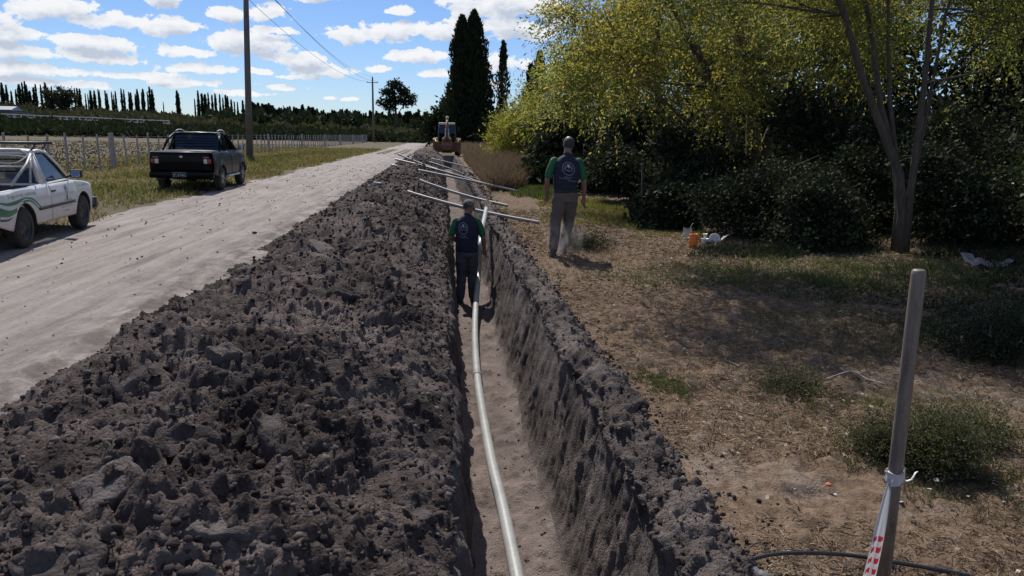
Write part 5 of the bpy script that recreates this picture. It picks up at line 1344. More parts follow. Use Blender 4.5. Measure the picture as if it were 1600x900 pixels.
# emblem on the door with small print below
em = [ring2(.42, .755, .055, .066), ([(.385, .79), (.455, .79), (.42, .70)], [(0, 1, 2)]), ([(.395, .66), (.445, .66), (.45, .60), (.42, .575), (.39, .60)], [(0, 1, 2, 3, 4)])]+scribble(.37, .47, .67, .018, rq)
decal('door_emblem', em, tfR, DV, bv, M['greyprint'], wt_)
pr_ = []
for (a, b, z, h) in ((.26, .60, .565, .030), (.17, .66, .463, .001), (.14, .62, .470, .022), (.28, .47, .395, .032)): 
    if h > .01: pr_ += scribble(a, b, z, h, rq)
decal('door_small_print', pr_, tfR, DV, bv, M['greyprint'], wt_)
decal('wing_small_print', scribble(.98, 1.62, .775-.02, .032, rq), tfR, DV, bv, M['greyprint'], wt_)
def wave(pts_top, pts_bot, n=36):
    ys = np.linspace(pts_top[0][0], pts_top[-1][0], n); 
    a = np.interp(ys, [p[0] for p in pts_top], [p[1] for p in pts_top]); b = np.interp(ys, [p[0] for p in pts_bot], [p[1] for p in pts_bot])
    ker = np.array([1, 2, 3, 2, 1])/9; a[2:-2] = np.convolve(a, ker, 'valid'); b[2:-2] = np.convolve(b, ker, 'valid')
    V = [(y, v) for q in zip(ys, a, b) for y, v in ((q[0], q[1]), (q[0], q[2]))]; 
    return V, [(2*i, 2*i+1, 2*i+3, 2*i+2) for i in range(n-1)]
yy0 = I['y0']+.03
gw = [wave([(yy0, .735), (-1.72, .70), (-1.45, .715), (-1.15, .745), (-.9, .72), (-.72, .62), (-.56, .50)], [(yy0, .72), (-1.72, .66), (-1.45, .66), (-1.15, .725), (-.9, .69), (-.72, .585), (-.56, .49)]),
      wave([(yy0, .665), (-1.72, .60), (-1.5, .60), (-1.2, .70), (-1.0, .70), (-.85, .64), (-.70, .52)], [(yy0, .54), (-1.72, .51), (-1.5, .545), (-1.2, .665), (-1.0, .675), (-.85, .61), (-.70, .505)])]
decal('green_wave_stripe', gw, tfR, DV, bv, M['greenvinyl'], wt_)
decal('navy_wave_stripe', [wave([(yy0, .50), (-1.75, .485), (-1.6, .50)], [(yy0, .47), (-1.75, .455), (-1.6, .495)], 14)], tfR, DV, bv, M['navyvinyl'], wt_)
# black pickup
PB = dict(name='black_pickup', w=1.76, wb=2.72, R=.345, ro=.92, fo=.72, paint='bpaint', sill=.42, belt=1.10, railw=.09, cabr=-.72, crown=.045, flare=.028,
          top=([-2.4, -1.2, -.75, -.4, .85, 1.4, 1.95, 2.1], [1.12, 1.12, 1.13, 1.10, 1.10, 1.04, .92, .84]), door=(-.16, .93), wind=(.98, 1.12), roofz=1.66, roof=(-.62, .34), roofw=1.26, cpil=.06, qlean=.04,
          quarter='glass', glass='tint', mirror='bpaint', seaty=.05, tw=.21, rim='alloy', cap='silver', bump='bpaint', handle=True)
bx_, by_ = -7.42, 24.25
bz_ = .03
bt_, I = pickup(PB, (bx_, by_, bz_), rad(2.5), 'black lifted pickup with roof rails and black bed cover parked on the verge')
y0, W2 = I['y0'], I['W2']
for s in (-1, 1):
    MB().tube([(s*.60, -.60, 1.70), (s*.60, -.3, 1.745), (s*.60, .1, 1.745), (s*.60, .34, 1.69)], (.014, .020), 8).build('roof_rail', M['silver'], bt_, smooth=True)
    for k, (dx, mt) in enumerate(((.055, 'redlens'), (.165, 'clearlens' if s > 0 else 'redlens'))):
        MB().box((s*(W2-.09-dx+.03), y0-.03, .87), (.10, .06, .13)).build('tail_lamp', M['redlens' if dx < .1 else 'clearlens'], bt_, bevel=.012)
    MB().box((s*(W2-.20), y0-.03, .975), (.16, .05, .06)).build('upper_tail_lamp', M['redlens'], bt_, bevel=.01)
    # sport bar fairing sweeping from roof to bed rail
    MB().tube([(s*.66, -.62, 1.62), (s*.72, -.90, 1.50), (s*.80, -1.25, 1.14)], [(.05, .03), (.05, .03), (.03, .02)], 8).build('sports_bar', M['bpaint'], bt_, smooth=True)
    MB().box((s*(W2+.01), -.05, .40), (.10, 1.5, .05)).build('side_step', M['silver'], bt_, bevel=.015)
MB().tube([(-.66, -.60, 1.645), (0, -.63, 1.675), (.66, -.60, 1.645)], (.03, .02), 8).build('rear_roof_spoiler', M['silver'], bt_, smooth=True)
mb = MB()
for i_ in range(5): mb.tube([(-.60, -.73-.0*i_, 1.18+.09*i_), (.60, -.73, 1.18+.09*i_)], .008, 5)
mb.build('window_guard', M['trim'], bt_)
MB().grid([[Vector((k*(W2-.10), y, 1.135+.02*(1-k*k))) for k in np.linspace(-1, 1, 7)] for y in np.linspace(y0+.03, -.80, 6)]).build('bed_cover', plain('black vinyl cover', (.02, .02, .021), .6), bt_, smooth=True, solid=.02)
MB().lathe([(0, -.012), (.048, -.010), (.045, 0), (0, 0)], 'y', 18, (0, y0-.04, .985)).build('badge', M['chrome'], bt_, smooth=True)
np_ = MB().box((-.05, y0-.125, .50), (.40, .012, .14)).build('number_plate', plain('plate black', (.02, .02, .02), .4), bt_, bevel=.004)
tfB = lambda p: Vector((p[0], y0-.5, p[1])); bvp = bvh_of([np_])
decal('plate_characters', scribble(-.20, -.08, .465, .065, rq)+scribble(-.02, .10, .465, .065, rq)+[([(-.235, .438), (.135, .438), (.135, .442), (-.235, .442)], [(0, 1, 2, 3)]), ([(-.235, .558), (.135, .558), (.135, .562), (-.235, .562)], [(0, 1, 2, 3)])], tfB, Vector((0, 1, 0)), bvp, M['pearl'], bt_, .003)
MB().tube([(-.30, y0-.07, .36), (-.30, y0+.3, .38)], .028, 8).build('exhaust', M['silver'], bt_, smooth=True)
MB().tube([(0, y0-.16, .40), (0, y0+.1, .40)], .022, 8).lathe([(0, 0), (.03, .015), (.03, .04), (0, .055)], 'z', 10, (0, y0-.17, .42)).build('tow_hitch', M['trim'], bt_, smooth=True)

M['bpaint'].node_tree.nodes['Principled BSDF'].inputs['IOR'].default_value = 1.22
# ------------------------------------------------------------------ backhoe
M['rust'] = plain('worn ochre paint', (.13, .06, .028), .6, var=.4, nscale=4); M['ochre'] = plain('ochre yellow paint', (.55, .27, .03), .5, var=.25, nscale=3)
M['cream'] = plain('cream cab roof', (.62, .56, .45), .5); M['cabpost'] = plain('cab post', (.05, .045, .04), .5)
bk = empty('backhoe', (.45, 64.2, 0), 0, 'ochre backhoe loader straddling the far end of the trench, seen from behind', 'backhoe')
for s in (-1, 1):
    t = MB().lathe([(.38, -.24), (.68, -.24), (.76, -.18), (.78, 0), (.76, .18), (.68, .24), (.38, .24)], 'x', 26).build('wheel', M['tyre'], bk, smooth=True, loc=(s*.93, .55, .78))
    MB().lathe([(.40, s*.22), (.36, s*.1), (.12, s*.12), (0, s*.16)], 'x', 20).build('rim', M['ochre'], t, smooth=True)
    t = MB().lathe([(.25, -.15), (.45, -.15), (.5, 0), (.45, .15), (.25, .15)], 'x', 22).build('wheel', M['tyre'], bk, smooth=True, loc=(s*.85, 2.7, .5))
    rows = [[Vector((s*(.70+.48*k), .55-.95*math.cos(t_), .85+.62*math.sin(t_))) for k in (0, .5, 1)] for t_ in np.linspace(.15, 2.9, 12)]
    MB().grid(rows).build('fender', M['ochre'], bk, smooth=True, solid=.04)
    MB().box((s*1.08, -.45, .85), (.18, .16, 1.1)).box((s*1.08, -.45, .28), (.34, .30, .10)).build('stabilizer_leg', M['rust'], bk, bevel=.02)
    MB().lathe([(0, 0), (.09, 0), (.11, -.05), (0, -.07)], 'y', 14, (s*.86, -.2, 1.42)).build('work_lamp', M['white'], bk, smooth=True)
    for y_ in (-.1, 1.5): pass
    MB().tube([(s*.74, -.15, 1.05), (s*.72, -.12, 1.9), (s*.64, .0, 2.62)], .045, 8).build('rear_cab_post', M['cabpost'], bk, smooth=True)
    MB().tube([(s*.74, 1.5, 1.05), (s*.64, 1.4, 2.62)], .045, 8).build('front_cab_post', M['cabpost'], bk, smooth=True)
    MB().add([(s*.72, -.1, 1.2), (s*.72, 1.45, 1.2), (s*.63, 1.35, 2.55), (s*.63, .0, 2.55)], [(0, 1, 2, 3)]).build('side_glass', M['glass'], bk)
    MB().tube([(s*.95, -.1, 2.0), (s*1.0, -.1, 2.5)], .012, 6).box((s*1.0, -.1, 2.3), (.12, .03, .26)).build('mirror', M['trim'], bk)
MB().add([(-.70, -.12, 1.9), (.70, -.12, 1.9), (.63, -.02, 2.56), (-.63, -.02, 2.56)], [(0, 1, 2, 3)]).build('rear_glass', M['tint'], bk)
MB().box((-.36, .68, 2.70), (.66, 1.75, .16)).box((.36, .68, 2.70), (.66, 1.75, .16)).box((0, .68, 2.68), (.3, 1.7, .10)).build('cab_roof', M['cream'], bk, bevel=.06)
MB().box((0, 2.4, 1.15), (.80, 1.7, .70)).build('bonnet', M['ochre'], bk, bevel=.06)
MB().box((0, .6, .95), (1.3, 1.6, .4)).box((0, .4, 1.35), (.50, .5, .5)).build('seat_base', M['trim'], bk, bevel=.05)
MB().box((0, -.42, .72), (2.20, .16, .75)).box((0, -.44, 1.14), (2.1, .2, .10)).box((-.45, -.52, .78), (.08, .10, .7)).box((.45, -.52, .78), (.08, .10, .7)).build('rear_frame', M['rust'], bk, bevel=.02)
MB().tube([(0, -.55, .8), (0, -.75, 1.5), (.0, -.62, 2.3), (.02, -.35, 3.12)], [(.17, .14), (.16, .13), (.14, .12), (.10, .10)], 10).build('boom', M['rust'], bk, smooth=True)
MB().box((.02, -.36, 3.18), (.24, .26, .26)).build('boom_head', M['cream'], bk, bevel=.04)
MB().tube([(.02, -.45, 3.1), (0, -.95, 2.2), (0, -1.15, 1.25)], [(.10, .09), (.11, .10), (.08, .08)], 8).build('dipper_arm', M['rust'], bk, smooth=True)
MB().tube([(.13, -.8, 1.2), (.13, -.78, 2.3)], .04, 8).tube([(-.13, -.8, 1.2), (-.13, -.78, 2.3)], .04, 8).build('hydraulic_ram', M['chrome'], bk, smooth=True)
mb = MB()
prof = [(-1.30, 1.20), (-1.55, .95), (-1.55, .55), (-1.25, .30), (-.95, .35)]
mb.grid([[Vector((k*.38, y, z)) for k in np.linspace(-1, 1, 5)] for y, z in prof])
for s in (-1, 1): mb.prism([(p[0], p[1]) for p in prof], s*.38, s*.41)
for k in range(5): mb.box((-.32+.16*k, -.88, .37), (.05, .16, .04))
mb.build('bucket', M['rust'], bk, solid=.02)
for s, n_ in ((-1, 0), (1, 0)):
    MB().tube([(s*.18, .0, 1.2), (s*.2, -.05, 1.62)], .014, 6).lathe([(0, 0), (.04, .02), (.04, .06), (0, .08)], 'z', 10, (s*.2, -.05, 1.6)).build('control_lever', M['white'], bk, smooth=True)
MB().box((.0, -.16, 1.58), (.62, .05, .06)).build('lever_guard', M['white'], bk, bevel=.01)
print('vehicles', round(time.time()-T0, 1))
# ------------------------------------------------------------------ people
M['skin'] = plain('tanned skin', (.20, .105, .07), .5, var=.12, nscale=20); M['vest'] = plain('navy vest cloth', (.012, .014, .03), .85, var=.25, nscale=10)
M['greenshirt'] = plain('green shirt', (.010, .10, .035), .8, var=.12, nscale=14); M['khaki'] = plain('grey brown work trousers', (.105, .083, .070), .9, var=.2, nscale=6)
M['slate'] = plain('slate trousers', (.075, .074, .082), .9, var=.2, nscale=6); M['boot'] = plain('dusty dark boots', (.045, .038, .034), .8, var=.3); M['hair'] = plain('short grey hair', (.035, .032, .030), .8, var=.4, nscale=40)
M['cap'] = plain('faded grey cap', (.14, .125, .115), .9, var=.15, nscale=14); M['print'] = plain('pale blue grey print', (.34, .38, .44), .7)
def ell(mb, c, r, n=14, m_=10, rot=None):
    rows = []
    for i in range(m_+1):
        p = -math.pi/2+math.pi*i/m_; rows.append([(Vector((r[0]*math.cos(p)*math.cos(a), r[1]*math.cos(p)*math.sin(a), r[2]*math.sin(p)))) for a in [2*math.pi*k/n for k in range(n)]])
    V = [Vector(c)+(rot @ q if rot else q) for row in rows[1:-1] for q in row]; k = len(rows)-2
    V += [Vector(c)+(rot @ rows[0][0] if rot else rows[0][0]), Vector(c)+(rot @ rows[-1][0] if rot else rows[-1][0])]
    F = [(i*n+j, i*n+(j+1) % n, (i+1)*n+(j+1) % n, (i+1)*n+j) for i in range(k-1) for j in range(n)]
    F += [(k*n, (j+1) % n, j) for j in range(n)]+[(k*n+1, (k-1)*n+j, (k-1)*n+(j+1) % n) for j in range(n)]
    mb.add(V, F)
def caps(mb, pts, rs, n=14):
    """closed tapering limb with rounded ends"""
    mb.tube(pts, rs, n, True)
    for p, r in ((pts[0], rs[0]), (pts[-1], rs[-1])):
        r = max(r) if isinstance(r, (tuple, list)) else r; ell(mb, p, (r*.98, r*.98, r*.98) if True else r, 12, 8)
def torso_tube(mb, secs, n=24):
    """sections (cx, cy, z, rx, ry) horizontal ellipses"""
    V, F = [], []
    for (cx, cy, z, rx, ry) in secs:
        for k in range(n):
            a = 2*math.pi*k/n; ca, sa = math.cos(a), math.sin(a); e = .82
            V.append((cx+rx*math.copysign(abs(ca)**e, ca), cy+ry*math.copysign(abs(sa)**e, sa), z))
    m_ = len(secs)
    F = [(i*n+k, i*n+(k+1) % n, (i+1)*n+(k+1) % n, (i+1)*n+k) for i in range(m_-1) for k in range(n)]+[tuple(range(n-1, -1, -1)), tuple((m_-1)*n+k for k in range(n))]
    mb.add(V, F)
def fuse(mb, name, mat, parent, voxel=.012, smooth=4, wrinkle=0, seed=0):
    me = bpy.data.meshes.new(name); me.from_pydata(mb.v, [], mb.f)
    bm = bmesh.new(); bm.from_mesh(me); bmesh.ops.recalc_face_normals(bm, faces=bm.faces); bm.to_mesh(me); bm.free()
    o = bpy.data.objects.new(name, me); COL.objects.link(o)
    md = o.modifiers.new('r', 'REMESH'); md.mode = 'VOXEL'; md.voxel_size = voxel
    ms = o.modifiers.new('s', 'SMOOTH'); ms.iterations = smooth; ms.factor = .5
    dg = bpy.context.evaluated_depsgraph_get(); me2 = bpy.data.meshes.new_from_object(o.evaluated_get(dg)); bpy.data.objects.remove(o)
    if wrinkle:
        n = len(me2.vertices); c = np.empty(n*3, np.float32); me2.vertices.foreach_get('co', c); c = c.reshape(-1, 3); nn = np.empty(n*3, np.float32); me2.vertices.foreach_get('normal', nn); nn = nn.reshape(-1, 3)
        w = wrinkle*(vnoise(c[:, 0]*9+seed, c[:, 1]*9, c[:, 2]*16, seed)+.6*vnoise(c[:, 0]*20, c[:, 1]*20+seed, c[:, 2]*34, seed+1)); c = c+nn*w[:, None]; me2.vertices.foreach_set('co', c.ravel())
    me2.polygons.foreach_set('use_smooth', [True]*len(me2.polygons)); me2.name = name; me2.update()
    return link(name, me2, mat, parent)
def hand(mb, wrist, d, side, curl, s_thumb):
    """d: direction down the hand, side: across the palm towards the thumb, curl 0..1"""
    w, d, side = Vector(wrist), Vector(d).normalized(), Vector(side).normalized(); nrm = d.cross(side)*s_thumb
    mb.tube([w, w+d*.035, w+d*.085], [(.026, .018), (.040, .015), (.042, .014)], 12)
    for i, (off, L) in enumerate(((.032, .070), (.011, .080), (-.010, .074), (-.031, .058))):
        p = w+d*.082+side*off; dirc = d.copy(); pts = [p-d*.01]; q = p.copy()
        for k in range(3):
            dirc = (dirc+nrm*curl*(.55+.1*i)).normalized(); q = q+dirc*L*(.42, .32, .26)[k]; pts.append(q)
        mb.tube(pts, [.0098, .0095, .0088, .0075], 8); ell(mb, pts[-1], (.0075,)*3, 8, 6)
    p = w+d*.03+side*.030; t1 = p+(side*.7+d*.6+nrm*.25).normalized()*.042; t2 = t1+(side*.25+d*.8+nrm*.5*curl).normalized()*.034
    mb.tube([p, t1, t2], [.014, .011, .0085], 8); ell(mb, t2, (.0085,)*3, 8, 6)
def person(label, loc, rz, P):
    root = empty('person', loc, rz, label, 'person')
    H, L = P['head'], P
    hd = Vector(H); rotH = Matrix.Rotation(P.get('turn', 0), 3, 'Z') @ Matrix.Rotation(P.get('nod', 0), 3, 'X')
    # body, one surface
    mb = MB()
    ell(mb, hd+Vector((0, -.008, .015)), (.076, .094, .105), 20, 14, rotH)
    ell(mb, hd+rotH @ Vector((0, .025, -.045)), (.056, .066, .075), 16, 12, rotH)       # jaw
    ell(mb, hd+rotH @ Vector((0, .098, -.010)), (.014, .020, .024), 10, 8, rotH)         # nose
    ell(mb, hd+rotH @ Vector((0, .083, -.055)), (.024, .012, .010), 10, 8, rotH)         # mouth
    for s in (-1, 1): ell(mb, hd+rotH @ Vector((s*.078, -.002, -.008)), (.012, .020, .032), 10, 8, rotH)   # ears
    nk = Vector(P['neck']); caps(mb, [nk, nk.lerp(hd, .55)+Vector((0, -.012, 0))], [(.066, .06), (.058, .056)])
    torso_tube(mb, [(a, b, z, rx*.93, ry*.93) for a, b, z, rx, ry in P['torso']])
    for s, arm in ((-1, P['armL']), (1, P['armR'])):
        sh, el, wr_ = [Vector(q) for q in arm['j']]
        caps(mb, [sh, sh.lerp(el, .5), el], [.050, .046, .038]); caps(mb, [el, el.lerp(wr_, .35), wr_], [.039, .040, .026])
        hand(mb, wr_, arm['d'], arm['side'], arm['curl'], arm['n'])
    for s, lg in ((-1, P['legL']), (1, P['legR'])):
        hp_, kn_, an_ = [Vector(q) for q in lg]
        caps(mb, [hp_, hp_.lerp(kn_, .5), kn_], [.080, .072, .055]); caps(mb, [kn_, kn_.lerp(an_, .35), an_], [.055, .055, .038])
        caps(mb, [an_+Vector((0, -.02, -.03)), an_+Vector((0, .13, -.05))], [.036, .030])
    body = fuse(mb, 'body', M['skin'], root, .0062, 3)
    # eyes
    for s in (-1, 1):
        e = MB(); ell(e, hd+rotH @ Vector((s*.031, .078, .008)), (.012, .008, .008), 10, 8, rotH); e.build('eye', M['white'], body, smooth=True)
    # vest
    mb = MB(); torso_tube(mb, P['vest']); vest = fuse(mb, 'vest', M['vest'], root, .010, 5, .004, P['seed'])
    # short sleeves
    for s, arm in ((-1, P['armL']), (1, P['armR'])):
        sh, el, wr_ = [Vector(q) for q in arm['j']]; mb = MB()
        caps(mb, [sh+Vector((-s*.02, 0, .005)), sh.lerp(el, .35), sh.lerp(el, .82)], [.060, .059, .056], 18); fuse(mb, 'sleeve', M['greenshirt'], root, .008, 3, .004, P['seed']+3)
    mb = MB(); caps(mb, [nk+Vector((0, 0, -.01)), nk+Vector((0, 0, .025))], [(.075, .07), (.064, .06)], 18); fuse(mb, 'collar', M['vest'], root, .008, 2)
    # trousers
    mb = MB(); torso_tube(mb, P['hips'])
    for s, lg in ((-1, P['legL']), (1, P['legR'])):
        hp_, kn_, an_ = [Vector(q) for q in lg]
        caps(mb, [hp_, hp_.lerp(kn_, .5)+Vector((0, -.01, 0)), kn_, kn_.lerp(an_, .45)+Vector((0, -.012, 0)), an_+Vector((0, 0, .015))], [.106, .100, .084, .080, .070], 18)
    fuse(mb, 'trousers', M[P['tr']], root, .011, 5, .008, P['seed']+7)
    mb = MB(); h0_ = P['hips'][-2]; torso_tube(mb, [(h0_[0], h0_[1], h0_[2]-.018, h0_[3]+.006, h0_[4]+.006), (h0_[0], h0_[1], h0_[2]+.02, h0_[3]+.006, h0_[4]+.006)]); mb.build('belt', M['black'], root, smooth=True)
    for s, lg in ((-1, P['legL']), (1, P['legR'])):
        an_ = Vector(lg[2]); lift = lg[3] if len(lg) > 3 else 0; mb = MB(); fy = Vector((s*.03, 1, -.0)).normalized()
        hl = an_+Vector((0, -.03, -.045)); caps(mb, [hl, an_+fy*.08+Vector((0, 0, -.052)), an_+fy*.165+Vector((0, 0, -.058))], [(.044, .042), (.046, .036), (.042, .030)]); caps(mb, [an_+Vector((0, -.01, .03)), an_+Vector((0, -.01, -.03))], [.05, .05])
        mb.box(an_+fy*.065+Vector((0, 0, -.078)), (.088, .27, .022)); fuse(mb, 'boot', M['boot'], root, .008, 2)
    if P.get('cap'):
        mb = MB(); V = []
        rows = [[hd+rotH @ (Vector((.086*math.cos(p)*math.cos(a), -.006+.104*math.cos(p)*math.sin(a), .022+.098*math.sin(p)))) for a in np.linspace(0, 2*math.pi, 25)] for p in np.linspace(-.12, 1.56, 9)]
        mb.grid(rows); cp = mb.build('cap', M['cap'], root, smooth=True, solid=.005)
        rows = [[hd+rotH @ Vector((x, .085+.085*(1-(x/.075)**2)*t, .018-.018*t-.15*x*x)) for x in np.linspace(-.074, .074, 11)] for t in np.linspace(0, 1, 6)]
        MB().grid(rows).build('cap_peak', M['cap'], cp, smooth=True, solid=.005)
    mb = MB(); ell(mb, hd+rotH @ Vector((0, -.016, .012)), (.080, .097, .100), 20, 14, rotH)
    hb = fuse(mb, 'hair', M['hair'], root, .006, 2, .003, 5)
    # cut the face side off the hair cap
    bm = bmesh.new(); bm.from_mesh(hb.data); inv = rotH.inverted()
    dl = [v for v in bm.verts if (inv @ (v.co-hd)).y > .035+.4*max(0, (inv @ (v.co-hd)).z) or (inv @ (v.co-hd)).z < -.055]
    bmesh.ops.delete(bm, geom=dl, context='VERTS'); bm.to_mesh(hb.data); bm.free()
    # print on the back: ring, drop emblem, lines of small print
    bv = bvh_of([vest]); ex, ez, er, sx = P['emb']; rq = np.random.default_rng(P['seed'])
    pol = [ring2(ex, ez, er, er+.005, sx=sx), ring2(ex, ez, er*.72, er*.76, 14, sx, 2.2, 3.6), ring2(ex, ez, er*.72, er*.76, 14, sx, -.5, .9)]
    pol += [([(ex-.022*sx, ez+.062), (ex+.022*sx, ez+.062), (ex+.012*sx, ez+.02), (ex, ez+.005), (ex-.012*sx, ez+.02)], [(0, 4, 3, 2, 1)])]
    pol += [([(ex-.055*sx, ez-.005), (ex-.045*sx, ez-.005), (ex-.025*sx, ez+.04), (ex-.032*sx, ez+.04)], [(0, 1, 2, 3)]), ([(ex+.055*sx, ez-.005), (ex+.045*sx, ez-.005), (ex+.025*sx, ez+.04), (ex+.032*sx, ez+.04)], [(0, 1, 2, 3)])]
    pol += scribble(ex-.04*sx, ex+.045*sx, ez-.035, .020, rq, .12)
    for (a, b, z, h) in P['lines']: pol += scribble(ex+a, ex+b, ez+z, h, rq, .10)
    decal('back_print', pol, lambda p: Vector((p[0], -.8, p[1]-p[0]*P.get('slope', 0))), Vector((0, 1, 0)), bv, M['print'], root, .004)
    return root
manR = at(880, 401)
person('man in navy vest and green sleeves standing on the dry ground with his back turned', (manR.x, manR.y, float(ground_z(manR.x, manR.y))+.012), rad(2), dict(
    seed=3, tr='khaki', head=(.035, .035, 1.625), turn=.25, nod=-.12, neck=(.015, .0, 1.46),
    torso=[(0, 0, .92, .15, .11), (0, 0, 1.05, .15, .11), (0, 0, 1.2, .17, .12), (.005, 0, 1.34, .18, .115), (.01, 0, 1.42, .15, .09), (.015, 0, 1.47, .07, .06)],
    vest=[(0, 0, .955, .178, .135), (0, .0, 1.05, .180, .140), (0, .0, 1.18, .190, .142), (.005, 0, 1.30, .200, .135), (.008, 0, 1.385, .185, .115), (.01, 0, 1.44, .120, .09), (.015, 0, 1.475, .07, .066)],
    hips=[(0, 0, .80, .165, .115), (0, 0, .88, .178, .128), (0, 0, .955, .170, .125), (0, 0, .985, .165, .12)],
    armL=dict(j=((-.195, 0, 1.385), (-.275, -.02, 1.12), (-.265, .05, .88)), d=(.02, .15, -1), side=(.2, 1, .1), curl=.55, n=-1),
    armR=dict(j=((.205, 0, 1.375), (.275, -.015, 1.11), (.285, .02, .86)), d=(.0, .05, -1), side=(-.2, 1, .1), curl=.35, n=1),
    legL=((-.085, 0, .86), (-.125, .04, .48), (-.165, -.06, .10)), legR=((.09, 0, .86), (.085, .12, .49), (.035, .17, .10)),
    emb=(.01, 1.285, .088, 1.0), lines=((-.06, .06, -.125, .013), (-.13, .03, -.15, .013), (.0, .13, -.175, .013)), slope=.10))
manT = at(731, 473, -.955)
person('man in grey cap standing in the trench holding the end of the long pipe', (manT.x-.02, manT.y, -.955), rad(-4), dict(
    seed=9, tr='slate', head=(.02, .07, 1.575), turn=-.55, nod=-.35, neck=(.005, .02, 1.42), cap=True,
    torso=[(0, 0, .90, .15, .11), (0, 0, 1.03, .15, .11), (0, 0, 1.18, .17, .12), (0, .01, 1.31, .175, .115), (0, .015, 1.39, .14, .09), (0, .02, 1.44, .07, .06)],
    vest=[(0, 0, .86, .185, .14), (0, .0, .98, .182, .140), (0, .0, 1.15, .185, .142), (-.005, .01, 1.27, .190, .135), (-.005, .015, 1.355, .175, .115), (0, .018, 1.41, .115, .09), (.0, .02, 1.445, .07, .066)],
    hips=[(0, 0, .78, .165, .118), (0, 0, .86, .178, .128), (0, 0, .93, .170, .125), (0, 0, .96, .165, .12)],
    armL=dict(j=((-.19, .01, 1.345), (-.255, -.01, 1.10), (-.12, .16, .96)), d=(.5, .8, -.2), side=(0, .2, 1), curl=.7, n=1),
    armR=dict(j=((.185, .02, 1.345), (.26, .02, 1.09), (.285, .11, .865)), d=(.1, .2, -1), side=(-.5, .9, .1), curl=.8, n=1),
    legL=((-.085, 0, .84), (-.09, .06, .47), (-.10, -.03, .10)), legR=((.085, 0, .84), (.09, .07, .47), (.10, .02, .10)),
    emb=(-.055, 1.245, .088, .80), lines=((-.05, .05, -.125, .013), (-.075, .08, -.152, .014)), slope=.03))
# kicked up dust round the standing man's boots
def dust_mat():
    m = bpy.data.materials.new('dust in the air'); m.use_nodes = True; N = NT(m.node_tree); N.n.clear()
    pv = N.new('ShaderNodeVolumePrincipled'); pv.inputs['Color'].default_value = (.85, .8, .76, 1); pv.inputs['Anisotropy'].default_value = .4
    p_ = N.new('ShaderNodeTexCoord').outputs['Object']; r = N.vmath('LENGTH', p_, out=1)
    d = N.math('MULTIPLY', N.maprange(r, 1.0, .1, 0, 1, True), N.maprange(N.noise(p_, 2.2, 4, .6), .42, .72))
    N.put(pv.inputs['Density'], N.math('MULTIPLY', d, 5.0))
    o = N.new('ShaderNodeOutputMaterial'); N.l.new(pv.outputs[0], o.inputs['Volume']); return m
v_, f_ = lump_mesh('d', 3, 3, .1, 1)
o = link('dust_cloud', mesh_np('dust_cloud', v_, f_, True), dust_mat(), None, (manR.x+.0, manR.y-.05, .30)); o.scale = (.36, .4, .42); tag(o, 'puff of pale dust kicked up around the boots of the standing man', 'dust', kind='stuff')
print('people', round(time.time()-T0, 1))
# ------------------------------------------------------------------ fences, poles, wires, shed
M['wood'] = plain('bleached post wood', (.30, .28, .26), .9, var=.25, nscale=5); M['wire'] = plain('galvanised wire', (.25, .25, .26), .4, metal=.8)
FX = -14.5
fe = empty('post_fence', (FX, 22, 0), 0, 'wire fence with closely set pale posts along the left verge', 'fence')
def post_mesh(r, h, sd_):
    mb = MB(); mb.tube([(0, 0, -.2), (.01*math.sin(sd_), 0, h*.5), (.015*math.cos(sd_), .01, h)], [r, r*.96, r*.88], 8, True)
    me = bpy.data.meshes.new('post'); me.from_pydata(mb.v, [], mb.f); me.materials.append(M['wood']); me.update(); return me
PM = [post_mesh(.045, 1.46, 1), post_mesh(.05, 1.5, 2), post_mesh(.04, 1.42, 3)]; PK = post_mesh(.12, 1.52, 4)
y = 21.0; k = 0; yth = atd(195, 263, 36).y
while y < 168:
    z = float(ground_z(FX, y)); big = (k % 11 == 11-1)
    o = link('post', PK if big else PM[k % 3], None, fe, (0, y-22, z)); o.rotation_euler = (RNG.normal()*.015, RNG.normal()*.02, RNG.random()*6)
    y += 1.38; k += 1
for h in (.35, .65, .95, 1.22, 1.38):
    pts = [(0.05, yy_-22, float(ground_z(FX, yy_))+h) for yy_ in np.arange(20, 169, 6)]
    MB().tube(pts, .004, 4, False).build('wire', M['wire'], fe)
# second, pale panel fence at the far end
o = empty('white_panel_wall', (-13.5, 172, 0), 0, 'pale low panel wall closing the far end of the post fence', 'wall')
for i in range(5): MB().box((i*1.25, 0, .8), (1.2, .1, 1.5)).build('panel', plain('grey white panel', (.33, .34, .36), .7), o, bevel=.02)
# white paddock rail far off
rf_ = empty('paddock_rail_fence', (0, 0, 0), 0, 'white two rail paddock fence far across the field on the left', 'fence')
M['wrail'] = plain('white rail paint', (.52, .54, .58), .6)
ax = np.linspace(-.60, -.345, 34); P3 = []
for a in ax:
    Y_ = 196.0; X_ = a*Y_; P3.append(Vector((X_, Y_, float(ground_z(X_, Y_))+.9)))
pm = MB().box((0, 0, .5), (.18, .18, 1.7)); pme = bpy.data.meshes.new('post'); pme.from_pydata(pm.v, [], pm.f); pme.materials.append(M['wrail'])
for p in P3: link('post', pme, None, rf_, p)
for h in (.6, 1.25):
    for a, b in zip(P3[:-1], P3[1:]):
        MB().tube([a+Vector((0, 0, h)), b+Vector((0, 0, h))], .075, 4, False).build('rail', M['wrail'], rf_)
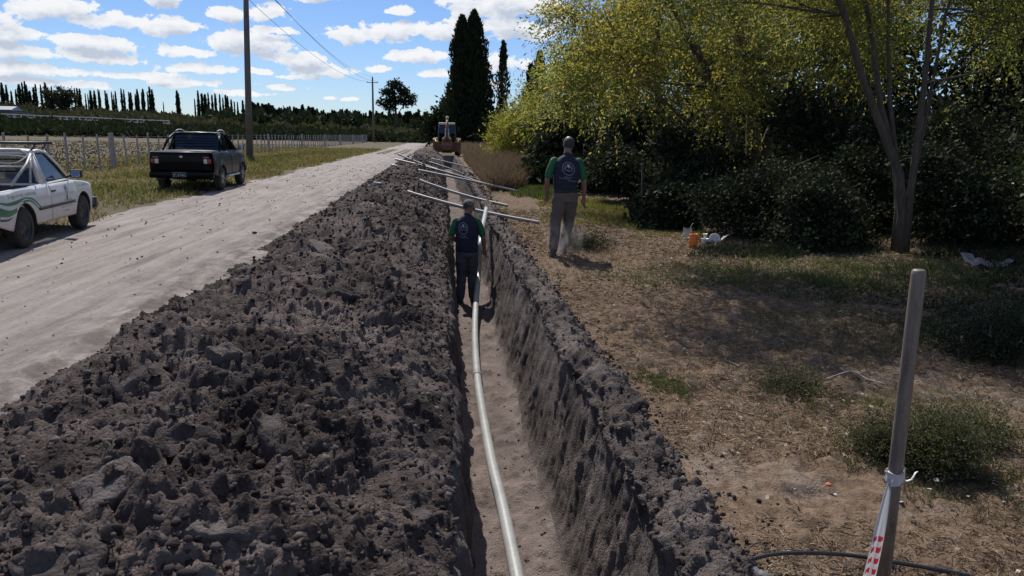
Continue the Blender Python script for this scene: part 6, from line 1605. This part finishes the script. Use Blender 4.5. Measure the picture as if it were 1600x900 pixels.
# shed
p = atd(-5, 180, 228); sx_ = p.x; sz_ = float(ground_z(sx_, 228)); sh = empty('shed', (sx_, 228, sz_), 0, 'low grey farm shed with pale roof at the far left', 'shed')
MB().box((0, 2, 1.7), (8.5, 5, 3.6)).build('wall', plain('shed wall', (.13, .13, .15), .8), sh)
MB().prism([(-1, 3.6), (2.2, 4.6), (5, 3.6), (5, 3.4), (-1, 3.4)], -4.6, 4.6).build('roof', plain('shed roof', (.30, .31, .33), .6), sh)
for i in range(3): MB().box((-2.8+2.6*i, -.52, 1.6), (1.6, .06, 1.9)).build('door', plain('shed door', (.20, .21, .24), .7), sh)
MB().box((6.3, .5, 1.4), (3.2, 3, 2.8)).build('side_annex', plain('annex wall', (.22, .22, .24), .8), sh)
# utility poles
M['pole'] = barkmat('weathered pole', (.09, .082, .076), (.17, .155, .14), 2); M['insul'] = plain('brown glass insulator', (.10, .05, .03), .2)
def upole(x, y, top, r0, r1, lab, lean):
    z = float(ground_z(x, y)); u = empty('utility_pole', (x, y, z), 0, lab, 'utility pole')
    MB().tube([(0, 0, -.3), (lean*.5, 0, top*.5), (lean, 0, top)], [r0, (r0+r1)/2, r1], 16).build('pole_shaft', M['pole'], u, smooth=True)
    MB().box((lean, -.18, top-1.0), (2.1, .10, .12)).build('crossarm', M['pole'], u)
    pins = []
    for q in ((-.95, -.18, top-.94), (.95, -.18, top-.94), (lean*0, 0, top)):
        c = (lean+q[0], q[1], q[2]); MB().lathe([(0, 0), (.03, 0), (.03, .06), (.06, .08), (.06, .16), (.03, .2), (0, .2)], n=10, c=c).build('insulator', M['insul'], u, smooth=True); pins.append(Vector((x+c[0], y+c[1], z+c[2]+.16)))
    return pins
pn = upole(-12.94, 52.2, 11.9, .23, .16, 'thick brown utility pole in front of the black pickup, rising out of the picture', .36)
pf = upole(-13.2, 149, 12.2, .24, .15, 'distant utility pole with a short crossarm where the fence ends', .0)
for i in range(3):
    for (a, b, nm) in ((pn[i], pf[i], ('left', 'right', 'middle')[i]),):
        L = (b-a).length; pts = [a.lerp(b, t)-Vector((0, 0, 1.5*4*t*(1-t))) for t in np.linspace(0, 1, 24)]
        o = MB().tube(pts, .016, 5, False).build('power_line', M['trim'])
        tag(o, '%s power line sagging between the thick near pole and the distant pole' % nm, 'power line')
print('fences', round(time.time()-T0, 1))
print('total', round(time.time()-T0, 1), 'objects', len(bpy.data.objects))
